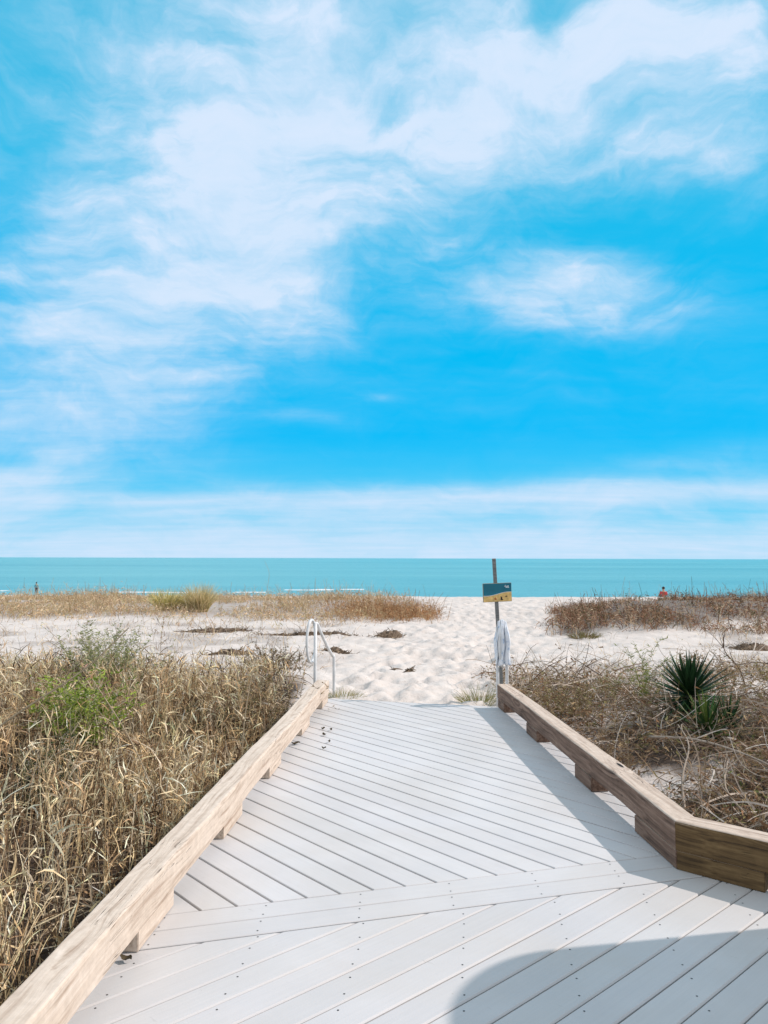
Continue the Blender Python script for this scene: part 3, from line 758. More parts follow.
# ---- leafy shrub generator (thing > twigs, foliage)
def shrub(name, label, cat, x, y, w, h, seed, leafcols, twigcols, nst=40, nleaf=40, leafl=(.02, .045), leafw=(.008, .016), leaf_from=.35, group=None, spread=.55, grav=.3, matk='green', z0=None):
    g = np.random.default_rng(seed); root = empty(name, (x, y, gz1(x, y) if z0 is None else z0)); tag(root, label, cat, group)
    n = nst; r = np.sqrt(g.random(n))*w*.28; a = g.uniform(0, 6.28, n)
    P0 = np.stack([r*np.cos(a), r*np.sin(a), np.full(n, -.03)], -1)
    D = np.stack([np.cos(a)*r/w*3*spread, np.sin(a)*r/w*3*spread, np.ones(n)], -1)+g.normal(0, .18, (n, 3))
    segs = 7
    V_, Q_, per, tip = ribbons(P0, D, h*g.uniform(.7, 1.15, n), np.full(n, .006), np.full(n, grav), np.full(n, .5), segs, .6, seed+1)
    tb_ = Bag(); tb_.add(V_, Q_, per, pick(g, n, twigcols)); mid = V_.reshape(n, segs+1, 2, 3).mean(2)
    # side twigs
    idx = np.repeat(np.arange(n), 6); m_ = len(idx); k = g.integers(2, segs+1, m_); a = g.uniform(0, 6.28, m_)
    V2, Q2, per2, _ = ribbons(mid[idx, k], np.stack([np.cos(a), np.sin(a), g.uniform(.2, 1.4, m_)], -1), h*g.uniform(.12, .3, m_), np.full(m_, .004), np.full(m_, .2), np.full(m_, .5), 4, .6, seed+2)
    tb_.add(V2, Q2, per2, pick(g, m_, twigcols)); mid2 = V2.reshape(m_, 5, 2, 3).mean(2)
    o = link('twigs', tb_.mesh('twigs'), M['twig'], root)
    lb = Bag(); tot = n*nleaf; pts = []
    i1 = g.integers(0, n, tot//2); f = g.uniform(leaf_from, 1, tot//2)*segs; k = np.minimum(f.astype(int), segs-1); fr = (f-k)[:, None]
    pts.append(mid[i1, k]*(1-fr)+mid[i1, k+1]*fr)
    i2 = g.integers(0, m_, tot//2); k = g.integers(0, 5, tot//2); pts.append(mid2[i2, k])
    p = np.concatenate(pts); p = p[p[:, 2] > h*leaf_from*.6]; q = len(p); a = g.uniform(0, 6.28, q)
    V3, Q3, per3, _ = ribbons(p, np.stack([np.cos(a), np.sin(a), g.uniform(.1, 1.6, q)], -1), g.uniform(*leafl, q), g.uniform(*leafw, q), np.full(q, .5), np.full(q, .3), 2, .9, seed+3, base_w=.5)
    lb.add(V3, Q3, per3, pick(g, q, leafcols, None, .25)); link('foliage', lb.mesh('foliage'), M[matk], root)
    return root
OLIVE = [(.34, .38, .16), (.43, .45, .21), (.22, .27, .10), (.50, .48, .27)]
GREEN = [(.27, .37, .05), (.36, .46, .08), (.17, .26, .04), (.42, .46, .13)]
GTW = [(.56, .51, .45), (.42, .37, .31), (.66, .61, .54)]
shrub('leafy_shrub', 'pale olive green shrub with bare grey lower stems among the dry reeds, the farther one', 'shrub', -2.95, 8.3, .80, .78, 101, OLIVE, GTW, 90, 80, leafl=(.02, .045), leaf_from=.5, spread=.16, group='green shrubs left of the boardwalk')
shrub('leafy_shrub', 'bright green low bush in the dry reeds, in front of the pale olive shrub', 'shrub', -2.58, 6.7, .48, .74, 102, GREEN, GTW, 60, 80, leafl=(.03, .06), leafw=(.012, .022), leaf_from=.3, spread=.12, group='green shrubs left of the boardwalk')
shrub('leafy_shrub', 'small dark green bush low among the reeds, left of the bright green one', 'shrub', -2.55, 5.7, .6, .5, 103, [(.05, .09, .03), (.08, .12, .04), (.14, .15, .07)], GTW, 40, 50, leaf_from=.2, group='green shrubs left of the boardwalk')
BRN = [(.22, .16, .09), (.16, .11, .06), (.30, .22, .12), (.15, .15, .06)]
shrub('brown_bush', 'brown twiggy bush nearest the left handrail, leaning over the kerb', 'bush', -1.15, 7.6, .9, .62, 104, [(.34, .24, .14), (.25, .17, .09), (.40, .31, .19), (.20, .19, .08)], GREYB, 60, 50, leaf_from=.2, group='brown bushes by the left kerb', matk='dry')
shrub('brown_bush', 'dark brown bush behind the reeds, darkest of the brown bushes', 'bush', -1.75, 7.3, .9, .50, 105, [(.10, .09, .05), (.15, .11, .06), (.09, .12, .05)], [(.13, .10, .08), (.2, .16, .12)], 60, 60, leaf_from=.15, group='brown bushes by the left kerb', matk='dry')
shrub('brown_bush', 'rounded rusty brown bush farther back on the open sand left of the handrail', 'bush', -1.45, 10.2, 1.0, .42, 106, BRN, GREYB, 60, 50, leaf_from=.2, group='brown bushes by the left kerb', matk='dry')
# tall tufts on the left ridge
def tuft(name, label, cat, x, y, r, h, n, cols, seed, group=None, w=(.006, .012), spread=.45, seeds=False):
    g = np.random.default_rng(seed); root = empty(name, (x, y, gz1(x, y))); tag(root, label, cat, group)
    a = g.uniform(0, 6.28, n); rr = np.sqrt(g.random(n))*r*.5
    P0 = np.stack([rr*np.cos(a), rr*np.sin(a), np.full(n, -.03)], -1)
    D = np.stack([np.cos(a)*rr/r*2*spread, np.sin(a)*rr/r*2*spread, np.ones(n)], -1)+g.normal(0, .12, (n, 3))
    V_, Q_, per, tip = ribbons(P0, D, h*g.uniform(.55, 1.1, n), g.uniform(*w, n), np.full(n, .9), np.full(n, .25), 5, .9, seed)
    b_ = Bag(); b_.add(V_, Q_, per, pick(g, n, cols, None, .25)); link('blades', b_.mesh('blades'), M['green'], root)
    return root
YG = [(.80, .68, .28), (.64, .57, .22), (.88, .74, .40), (.40, .38, .15)]
tuft('grass_tuft', 'leftmost of three yellow-green grass tufts standing on the far ridge', 'grass tuft', -5.92, 21, .5, .62, 600, YG, 111, 'yellow-green tufts on the ridge', (.012, .022), .30)
tuft('grass_tuft', 'middle one of three yellow-green grass tufts standing on the far ridge', 'grass tuft', -5.42, 21.3, .34, .52, 400, YG, 112, 'yellow-green tufts on the ridge', (.012, .022), .28)
tuft('grass_tuft', 'rightmost and tallest of three yellow-green grass tufts on the far ridge', 'grass tuft', -4.95, 20.8, .42, .82, 700, [(.72, .60, .32), (.52, .44, .22), (.84, .70, .42)], 113, 'yellow-green tufts on the ridge', (.012, .022), .25)
tuft('grass_tuft', 'small green grass tuft on the sand beside the foot of the sign', 'grass tuft', 1.07, 8.62, .32, .30, 260, [(.26, .28, .09), (.36, .33, .14), (.18, .21, .06), (.42, .36, .20)], 114, None, (.004, .007), .8)
tuft('grass_tuft', 'low green and straw grass tuft at the foot of the left handrail', 'grass tuft', -.48, 8.72, .42, .17, 260, [(.26, .28, .09), (.38, .33, .16), (.45, .38, .24)], 115, None, (.004, .007), .8)
tuft('grass_tuft', 'lone dark dry grass tuft on the sand in front of the right mound', 'grass tuft', 3.85, 14.9, .5, .22, 260, [(.16, .12, .06), (.26, .19, .10), (.22, .22, .08)], 116, None, (.008, .014), .9)
# leafy upright stem plant, right
shrub('leafy_stem_plant', 'tall narrow yellow-green leafy stem standing left of the big yucca', 'plant', 2.78, 8.3, .16, .72, 121, [(.30, .34, .08), (.36, .36, .12), (.22, .27, .06)], [(.3, .3, .15)], 7, 90, (.03, .06), (.007, .013), .15, spread=.2, grav=.05)
shrub('leafy_stem_plant', 'shorter pale green leafy stem left of the tall narrow one', 'plant', 2.42, 8.5, .2, .42, 122, [(.30, .31, .12), (.38, .35, .18)], [(.3, .27, .18)], 6, 60, (.025, .05), (.006, .011), .15, spread=.3, grav=.1)
shrub('brown_bush', 'rusty dry bush behind the big yucca', 'bush', 3.75, 8.9, .9, .50, 123, [(.38, .26, .13), (.30, .19, .09), (.44, .35, .20)], GREYB, 50, 50, leaf_from=.2, matk='dry', group='brown bushes right of the boardwalk')
shrub('brown_bush', 'yellowish brown bush on the far right beside the frame edge', 'bush', 4.7, 8.6, 1.0, .46, 124, [(.40, .32, .15), (.33, .24, .11), (.28, .27, .10)], GREYB, 50, 50, leaf_from=.2, matk='dry', group='brown bushes right of the boardwalk')
shrub('brown_bush', 'dry tan bush just behind the sign and towel', 'bush', 1.85, 8.0, .8, .42, 125, [(.40, .30, .17), (.30, .21, .12), (.30, .28, .12)], GREYB, 45, 40, leaf_from=.2, matk='dry', group='brown bushes right of the boardwalk')
shrub('brown_bush', 'thin grey-brown bush along the middle of the right kerb', 'bush', 1.85, 6.6, .7, .48, 126, [(.34, .25, .15), (.24, .17, .10)], GREYB, 45, 30, leaf_from=.2, matk='dry', group='brown bushes right of the boardwalk')

# ---- yuccas
def yucca(label, x, y, z, n, L, seed, cols, elmin=-.25, w=.030, dead=0):
    g = random.Random(seed); root = empty('yucca', (x, y, z)); tag(root, label, 'yucca', 'spiky yuccas right of the boardwalk')
    bm = bmesh.new(); lay = bm.verts.layers.float_color.new('tint')
    bd = bmesh.new(); layd = bd.verts.layers.float_color.new('tint')
    for i_ in range(n+dead):
        dd = i_ >= n
        a = i_*2.39996+g.uniform(-.2, .2); t = (i_+.5)/n
        el = (math.pi/2*.97)*(1-t**.75)+elmin*t*1.2+g.uniform(-.08, .08)
        if dd: el = g.uniform(-.9, -.3)
        ln = L*g.uniform(.82, 1.1)*(.78+.3*math.sin(min(1, t*1.3)*math.pi)); wd = w*g.uniform(.8, 1.1)
        d = Vector((math.cos(a)*math.cos(el), math.sin(a)*math.cos(el), math.sin(el)))
        s = Vector((-math.sin(a), math.cos(a), 0)); nrm = s.cross(d)
        base = Vector((0, 0, .10*(1-t)))+d*.02; prev = None; droop = g.uniform(.0, .06)*(.3+t)
        c = random.Random(seed*100+i_).choice(cols) if not dd else (.34, .27, .18); kk = g.uniform(.75, 1.3); c = (c[0]*kk, c[1]*kk, c[2]*kk, 1)
        B, LY = (bd, layd) if dd else (bm, lay)
        for q in range(6):
            f = q/5; wq = wd*(.75+.6*f if f < .35 else (1-((f-.35)/.65)**1.4)*.96)*.5; wq = max(wq, .0008)
            p = base+d*ln*f+Vector((0, 0, -droop*f*f))
            row = [B.verts.new(p-s*wq+nrm*wq*.35), B.verts.new(p), B.verts.new(p+s*wq+nrm*wq*.35)]
            for v_ in row: v_[LY] = c
            if prev:
                B.faces.new((prev[0], prev[1], row[1], row[0])); B.faces.new((prev[1], prev[2], row[2], row[1]))
            prev = row
    bm_obj('leaves', bm, M['yucca'], root)
    if dead: bm_obj('dead_leaves', bd, M['dry'], root)
    else: bd.free()
    bm = bmesh.new(); tube(bm, [(0, 0, -.35), (0, 0, -.1), (0, 0, .06)], [.05, .045, .03], 9); bm_obj('trunk', bm, M['post_wood'], root)
YC = [(.022, .055, .022), (.03, .075, .03), (.016, .04, .018), (.05, .10, .03)]
yz = gz1(3.05, 7.75)
yucca('big dark green spiky yucca right of the boardwalk, with white sand behind its tips', 3.04, 7.75, .09, 170, .46, 131, YC, -.6, .038, 14)
yucca('smaller yucca with yellow-green centre leaves, just below the big one', 2.98, 7.2, -.14, 60, .36, 132, [(.05, .11, .03), (.12, .17, .04), (.03, .07, .025)], -.1, .03, 10)
yucca('low half-hidden dark yucca with leaves pointing right, beside the smaller one', 3.24, 7.35, -.14, 50, .34, 133, YC, -.2, .026, 6)

# ---- long dead branches lying over the tangle
def branch(label, pts, r, cols, seed, group='dead branches over the tangle', forks=3, name='dead_branch'):
    g = random.Random(seed); c0 = pts[0]; root = empty(name, c0); tag(root, label, 'branch', group)
    bm = bmesh.new(); lay = bm.verts.layers.float_color.new('tint')
    P = smooth_path([tuple(a-b for a, b in zip(p, c0)) for p in pts], 5)
    n = len(P); tube(bm, P, [r*(1-.65*k/(n-1)) for k in range(n)], 6)
    for f in range(forks):
        k = g.randint(n//4, n-3); p = P[k]; d = (P[k+1]-P[k]).normalized()+Vector((g.uniform(-.9, .9), g.uniform(-.9, .9), g.uniform(-.1, .8)))
        L = g.uniform(.1, .3); q = [p, p+d*L*.4+Vector((0, 0, g.uniform(0, .03))), p+d*L*.8+Vector((g.uniform(-.04, .04), 0, g.uniform(-.02, .05)))]
        q = smooth_path([tuple(v_) for v_ in q], 4); m_ = len(q); tube(bm, q, [r*.5*(1-.7*j/(m_-1)) for j in range(m_)], 5)
    for v_ in bm.verts: v_[lay] = (*cols, 1)
    bm_obj('stem', bm, M['twig'], root, True)
def W(x, y, dz): return (x, y, gz1(x, y)+dz)
branch('long grey dead branch arching in front of the smaller yucca', [W(2.35, 6.9, .22), W(2.6, 6.5, .30), W(2.85, 6.1, .24), W(3.05, 5.7, .12)], .013, (.42, .36, .30), 141)
branch('grey dead branch rising beside the right kerb with a forked tip', [W(2.15, 5.6, .12), W(2.25, 5.9, .25), W(2.42, 6.2, .38), W(2.45, 6.5, .45)], .011, (.38, .32, .26), 142, forks=4)
branch('bare forked twig standing on the sand behind the right kerb', [W(2.1, 9.2, 0), W(2.3, 9.3, .18), W(2.55, 9.4, .32), W(2.75, 9.5, .38)], .008, (.22, .17, .13), 143, forks=4)
branch('bare dark twig standing right of the big yucca', [W(4.2, 9.0, 0), W(4.12, 9.0, .3), W(4.0, 9.1, .5), W(3.98, 9.1, .68)], .009, (.16, .12, .09), 144, forks=7)
branch('long pale dead stem lying across the tangle at the far right', [W(3.0, 5.0, .1), W(3.2, 5.2, .22), W(3.5, 5.25, .25), W(3.9, 5.1, .15)], .010, (.44, .37, .29), 145)
branch('crooked pale dead stem lying behind the corner of the right kerb', [W(2.0, 4.6, .18), W(2.2, 4.75, .27), W(2.45, 4.7, .26), W(2.75, 4.8, .16)], .009, (.40, .34, .27), 146)
branch('short grey dead stem at the middle of the right tangle', [W(2.45, 5.3, .12), W(2.4, 5.5, .26), W(2.55, 5.8, .33)], .009, (.40, .33, .26), 147)
# ---- tall seed stalks of sea oats rising over the reeds
def stalk(label, pts, seed, r=.0045, head=True, w=1.0):
    g = random.Random(seed); c0 = pts[0]; root = empty('seed_stalk', c0); tag(root, label, 'stalk', 'tall stalks over the reeds')
    bm = bmesh.new(); lay = bm.verts.layers.float_color.new('tint')
    P = smooth_path([tuple(a-b for a, b in zip(p, c0)) for p in pts], 6); n = len(P)
    tube(bm, P, [r*(1-.5*k/(n-1)) for k in range(n)], 6)
    for v_ in bm.verts: v_[lay] = (.52, .42, .29, 1)
    if head:
        for k in range(40):
            t = int((.55+.45*k/40)*(n-1)); p = P[t]; d = Vector((g.uniform(-1, 1), g.uniform(-1, 1), g.uniform(-.6, 1))).normalized()
            s = d.orthogonal().normalized()*.005*w; L = g.uniform(.015, .035)*w; c = (.55*g.uniform(.7, 1.1), .43*g.uniform(.7, 1), .28*g.uniform(.6, 1), 1)
            vs = [bm.verts.new(p), bm.verts.new(p+d*L*.5+s), bm.verts.new(p+d*L), bm.verts.new(p+d*L*.5-s)]
            for v_ in vs: v_[lay] = c
            bm.faces.new(vs)
    bm_obj('stem', bm, M['dry'], root)
stalk('long pale stalk slanting up to the right over the reeds at far left', [(-2.35, 4.1, .35), (-1.95, 4.1, .66), (-1.60, 4.15, .90), (-1.38, 4.2, 1.12)], 151, .006, False)
stalk('thinner pale stalk leaning left, crossing the long slanting one', [(-1.35, 4.6, .15), (-1.5, 4.6, .45), (-1.72, 4.6, .78), (-1.84, 4.6, .93)], 152, .004)
stalk('thin upright pale stalk just left of the left kerb', [(-1.05, 5.8, -.25), (-1.04, 5.8, .2), (-.99, 5.82, .6), (-.93, 5.85, .80)], 153, .0055, False)
stalk('thin upright brown stalk standing on the sand behind the green shrubs', [(-2.85, 10.0, 0), (-2.87, 10.0, .4), (-2.83, 10.0, .75)], 154, .005)
stalk('faint tall stalk on the left ridge against the sea', [(-2.9, 19.5, 0), (-2.95, 19.5, .6), (-2.88, 19.4, 1.1), (-3.0, 19.4, 1.42)], 155, .005, False)

# ------------------------------------------------------------------ wrack heaps; several are dark shapes put in for the shade of sand ledges
def shade_wrack(label, x, y, w, d, h, seed):
    g = np.random.default_rng(seed); root = empty('shade_seaweed_heap', (x, y, gz1(x, y))); tag(root, label, 'seaweed heap', 'dark seaweed heaps on the open sand')
    n = int(420*w); px = g.normal(0, w*.26, n); py = g.normal(0, d*.26, n); pz = np.maximum(0, h*np.exp(-(px/w*2.4)**2-(py/d*2.4)**2))*g.random(n)
    pz = pz + gz(px+x, py+y)-gz1(x, y)
    a = g.uniform(0, 6.28, n)
    V_, Q_, per, _ = ribbons(np.stack([px, py, pz], -1), np.stack([np.cos(a), np.sin(a), g.normal(.1, .3, n)], -1), g.uniform(.05, .14, n), g.uniform(.010, .022, n), np.full(n, .5), np.full(n, .8), 4, .5, seed)
    u, v_ = np.meshgrid(np.linspace(-1, 1, 25), np.linspace(-1, 1, 13)); gx = u*w*.5; gy = v_*d*.5
    hz = h*np.clip(1-u**2*(1+.6*vnoise(u*3+seed, v_*3))-v_**2*(1+.6*vnoise(u*4, v_*3+seed)), 0, 1)**.6*(.4+.9*vnoise(gx*14+seed, gy*14))
    mz = gz(gx+x, gy+y)-gz1(x, y)+np.where(hz > .004, hz, -.03); ii = np.arange(25*13).reshape(13, 25)
    b_ = Bag(); b_.add(np.stack([gx, gy, mz], -1).reshape(-1, 3), np.stack([ii[:-1, :-1], ii[:-1, 1:], ii[1:, 1:], ii[1:, :-1]], -1).reshape(-1, 4), 1, pick(g, 25*13, [(.15, .11, .08), (.24, .18, .13)]))
    b_.add(V_, Q_, per, pick(g, n, [(.14, .10, .07), (.22, .16, .11), (.09, .07, .05), (.34, .26, .18)])); link('strands', b_.mesh('strands'), M['twig'], root)
shade_wrack('dark oval ledge-shade heap on the open sand between the handrail and the path', .12, 15.6, .62, .5, .085, 161)
shade_wrack('long thin dark ledge-shade strip on the sand, farthest left of the handrail', -3.5, 16.1, 1.5, .35, .08, 162)
shade_wrack('broken ledge-shade strip on the sand left of the dark oval heap', -1.5, 15.7, 1.9, .28, .05, 163)
shade_wrack('small brown ledge-shade heap on the sand just right of the left handrail', -.78, 13.0, .5, .3, .07, 164)
shade_wrack('thin brown seaweed heap behind the dark brown bush', -2.5, 12.6, .7, .3, .07, 165)
shade_wrack('dark seaweed heap low on the far right behind the yuccas', 6.2, 13.0, .8, .4, .10, 166)
shade_wrack('small dark seaweed bit lying alone on the trodden path', .16, 10.75, .07, .05, .03, 167)
shade_wrack('tiny brown seaweed bit on the path right of the other one', .36, 10.65, .08, .05, .02, 168)

# ------------------------------------------------------------------ fallen leaves on the deck
leaf_spots = [((-.527, 6.83), 'topmost-left fallen leaf of the scatter by the left kerb', .04), ((-.455, 6.79), 'fallen leaf at the far right of the scatter by the left kerb', .035),
              ((-.50, 6.60), 'dark fallen leaf in the middle of the scatter by the left kerb', .055), ((-.44, 6.355), 'small fallen leaf at the right, just nearer than the middle one', .035),
              ((-.467, 6.14), 'small fallen leaf of the scatter, nearest to the camera', .035), ((-.705, 6.29), 'biggest fallen leaf, touching the left kerb', .07), ((-.955, 2.955), 'curled brown fallen leaf against the near end of the left kerb', .05)]
for k, ((x, y), lab, sz) in enumerate(leaf_spots):
    g = random.Random(k+5); bm = bmesh.new(); prev = None; a = g.uniform(0, 6.28)
    for q in range(7):
        t = q/6; w_ = sz*.32*math.sin(math.pi*min(.98, t*.92+.06)); lift = .006+.014*abs(t-.45)+.004*math.sin(t*7)
        row = [bm.verts.new(((t-.5)*sz, s*w_, lift+abs(s)*.010)) for s in (-1, 0, 1)]
        if prev:
            for j in (0, 1): bm.faces.new((prev[j], prev[j+1], row[j+1], row[j]))
        prev = row
    o = bm_obj('fallen_leaf', bm, M['litter_leaf'], None, True); o.location = (x, y, .0); o.rotation_euler = (0, 0, a); tag(o, lab, 'leaf', 'fallen leaves on the boards')

# ------------------------------------------------------------------ people far off on the beach
def skin_mesh(name, verts, edges, radii, matk, parent, levels=1):
    me = bpy.data.meshes.new(name); me.from_pydata(verts, edges, []); o = link(name, me, M[matk], parent)
    md = o.modifiers.new('skin', 'SKIN'); md.use_smooth_shade = True
    for k, r in enumerate(radii): me.skin_vertices[0].data[k].radius = (r, r) if not isinstance(r, tuple) else r
    me.skin_vertices[0].data[0].use_root = True
    s = o.modifiers.new('sub', 'SUBSURF'); s.levels = s.render_levels = levels
    return o
def person(label, loc, rz, sc, pose, top, bottom, group=None):
    root = empty('person', loc, rz); root.scale = (sc, sc, sc); tag(root, label, 'person', group)
    if pose == 'stand':
        J = dict(pel=(0, 0, .93), wai=(0, 0, 1.08), che=(0, 0, 1.32), nck=(0, 0, 1.47), hd0=(0, -.01, 1.56), hd1=(0, -.01, 1.68),
                 sl=(-.18, 0, 1.40), el=(-.26, .0, 1.12), wl=(-.25, -.10, .90), hl=(-.25, -.12, .82), sr=(.18, 0, 1.40), er=(.25, .02, 1.12), wr=(.24, -.08, .90), hr=(.24, -.10, .82),
                 tl=(-.10, 0, .88), kl=(-.12, -.02, .48), al=(-.12, .02, .09), fl=(-.13, -.14, .04), tr=(.10, 0, .88), kr=(.12, -.03, .48), ar=(.13, .0, .09), fr=(.14, -.16, .04))
    else:
        J = dict(pel=(0, 0, .17), wai=(0, .02, .32), che=(0, .0, .56), nck=(0, -.02, .70), hd0=(0, -.04, .79), hd1=(0, -.04, .91),
                 sl=(-.18, 0, .63), el=(-.26, -.14, .40), wl=(-.16, -.32, .40), hl=(-.12, -.40, .41), sr=(.18, 0, .63), er=(.26, -.14, .40), wr=(.16, -.32, .40), hr=(.12, -.40, .41),
                 tl=(-.10, -.03, .16), kl=(-.15, -.40, .44), al=(-.13, -.62, .09), fl=(-.13, -.76, .05), tr=(.10, -.03, .16), kr=(.15, -.40, .44), ar=(.13, -.62, .09), fr=(.13, -.76, .05))
    rad = dict(pel=.13, wai=.12, che=.14, nck=.055, hd0=.085, hd1=.085, sl=.065, el=.042, wl=.030, hl=.035, sr=.065, er=.042, wr=.030, hr=.035, tl=.09, kl=.06, al=.04, fl=.035, tr=.09, kr=.06, ar=.04, fr=.035)
    E = [('pel', 'wai'), ('wai', 'che'), ('che', 'nck'), ('nck', 'hd0'), ('hd0', 'hd1'), ('che', 'sl'), ('sl', 'el'), ('el', 'wl'), ('wl', 'hl'), ('che', 'sr'), ('sr', 'er'), ('er', 'wr'), ('wr', 'hr'),
         ('pel', 'tl'), ('tl', 'kl'), ('kl', 'al'), ('al', 'fl'), ('pel', 'tr'), ('tr', 'kr'), ('kr', 'ar'), ('ar', 'fr')]
    def build(name, keys, grow, matk):
        idx = {k: i_ for i_, k in enumerate(keys)}
        return skin_mesh(name, [J[k] for k in keys], [(idx[a], idx[b]) for a, b in E if a in idx and b in idx], [rad[k]+grow for k in keys], matk, root)
    build('body', list(J), 0, 'skin')
    build('shirt', ['pel', 'wai', 'che', 'sl', 'el', 'sr', 'er'], .016, top)
    build('trousers', ['pel', 'tl', 'kl', 'al', 'tr', 'kr', 'ar'], .014, bottom)
    bm = bmesh.new(); h = J['hd1']; bmesh.ops.create_icosphere(bm, subdivisions=2, radius=.105, matrix=Matrix.Translation((h[0], h[1]+.018, h[2]+.02)))
    for v_ in list(bm.verts):
        if v_.co.y < h[1]-.045 and v_.co.z < h[2]+.06: v_.co.y = h[1]-.045
    bm_obj('hair', bm, M['hair'], root, True)
    return root
px_, py_ = 19.9, 55
person('person with dark hair in a red top sitting on the beach behind the right mound', (px_, py_, gz1(px_, py_)-.02), R(170), 1.0, 'sit', 'red_shirt', 'navy_cloth')
px_, py_ = -31.0, 69.0
person('small person in a blue-green top and dark trousers standing at the water edge', (px_, py_, gz1(px_, py_)), R(190), .62, 'stand', 'teal_cloth', 'navy_cloth')

# ------------------------------------------------------------------ unseen board added beyond the turned kerb to cast the shadow over the landing
sbx, sby = 2.95, 3.09
zb = gz1(sbx, sby)
sh = empty('shadow_caster', (sbx, sby, zb), R(0)); tag(sh, 'unseen round-topped board added outside the turned kerb to cast the landing shadow', 'shadow caster')
bm = bmesh.new(); pts = []
hw_ = .40; top = 2.47-zb
for k in range(25):
    a = math.pi*k/24; pts.append((hw_*math.cos(a), top-hw_*1.0+hw_*math.sin(a)))
pts = [(hw_, .0)]+pts+[(-hw_, 0)]
a = [bm.verts.new((-.03, p[0], p[1])) for p in pts]; b = [bm.verts.new((.03, p[0], p[1])) for p in pts]
bm.faces.new(a); bm.faces.new(b[::-1]); n = len(a)
for k in range(n): bm.faces.new((a[k], b[k], b[(k+1) % n], a[(k+1) % n]))
bmesh.ops.recalc_face_normals(bm, faces=bm.faces); bm_obj('board', bm, M['board_paint'], sh)
bm = bmesh.new(); tube(bm, smooth_path([(-.05, 0, .9), (-.05, 0, 1.9), (-.09, 0, 2.0), (-.18, 0, 2.0), (-.22, 0, 1.95)]), .011); bm_obj('caster_pipe', bm, M['pvc'], sh, True)

# ------------------------------------------------------------------ camera
f_px = 770.0
cam = bpy.data.cameras.new('camera'); co = bpy.data.objects.new('camera', cam); col.objects.link(co)
cam.sensor_fit = 'VERTICAL'; cam.sensor_height = 24.0; cam.lens = 24.0*f_px/1024
cam.clip_start = .05; cam.clip_end = 20000
co.location = (0, 0, 1.5)
co.rotation_euler = (Matrix.Rotation(R(90)+math.atan(46/f_px), 3, 'X') @ Matrix.Rotation(R(.15), 3, 'Z')).to_euler()
scn.camera = co

# ------------------------------------------------------------------ sun and sky
SUN = Vector((1.096, .21, 1.0)).normalized()
el = math.asin(SUN.z); azm = math.atan2(SUN.x, SUN.y)
sl = bpy.data.lights.new('sun', 'SUN'); sl.energy = 3.5; sl.angle = R(.55); sl.color = (1, .90, .84)
so = bpy.data.objects.new('sun', sl); col.objects.link(so); so.location = SUN*30
so.rotation_euler = SUN.to_track_quat('Z', 'Y').to_euler()

w = bpy.data.worlds.new('World'); scn.world = w; w.use_nodes = True; nt = w.node_tree
bg = nt.nodes['Background']; bg.inputs['Strength'].default_value = .12
sky = N(nt, 'ShaderNodeTexSky'); sky.sky_type = 'NISHITA'; sky.sun_disc = False; sky.sun_elevation = el; sky.sun_rotation = azm
sky.air_density = 1.0; sky.dust_density = .3; sky.ozone_density = 1.0
tc = N(nt, 'ShaderNodeTexCoord'); sep = N(nt, 'ShaderNodeSeparateXYZ'); nt.links.new(tc.outputs['Generated'], sep.inputs[0])
def mth(op, a, b=None, c=None, clampv=False):
    n = N(nt, 'ShaderNodeMath', operation=op); n.use_clamp = clampv
    for k, v_ in enumerate((a, b, c)):
        if v_ is None: continue
        if isinstance(v_, bpy.types.NodeSocket): nt.links.new(v_, n.inputs[k])
        else: n.inputs[k].default_value = v_
    return n.outputs[0]
AZ = mth('MULTIPLY', mth('ARCTAN2', sep.outputs[0], sep.outputs[1]), 57.2958)      # degrees right of the view over the sea
EL = mth('MULTIPLY', mth('ARCSINE', sep.outputs[2]), 57.2958)
cmb = N(nt, 'ShaderNodeCombineXYZ'); nt.links.new(AZ, cmb.inputs[0]); nt.links.new(EL, cmb.inputs[1])
POL = cmb.outputs[0]
# slow warp so the cloud banks get ragged edges
wn = N(nt, 'ShaderNodeTexNoise'); wn.inputs['Scale'].default_value = .10; wn.inputs['Detail'].default_value = 6; wn.inputs['Roughness'].default_value = .5; nt.links.new(POL, wn.inputs['Vector'])
wv = N(nt, 'ShaderNodeVectorMath', operation='SUBTRACT'); nt.links.new(wn.outputs['Color'], wv.inputs[0]); wv.inputs[1].default_value = (.5, .5, .5)
wm = N(nt, 'ShaderNodeVectorMath', operation='MULTIPLY_ADD'); nt.links.new(wv.outputs[0], wm.inputs[0]); wm.inputs[1].default_value = (13, 9, 0); nt.links.new(POL, wm.inputs[2])
WP = wm.outputs[0]
def ae(px, py):
    th = math.atan(46/f_px); u = (px-384)/f_px; v_ = -(py-512)/f_px
    dy = math.cos(th)-v_*math.sin(th); dz = math.sin(th)+v_*math.cos(th); L = math.sqrt(u*u+dy*dy+dz*dz)
    return math.degrees(math.atan2(u, dy)), math.degrees(math.asin(dz/L))
dens = None
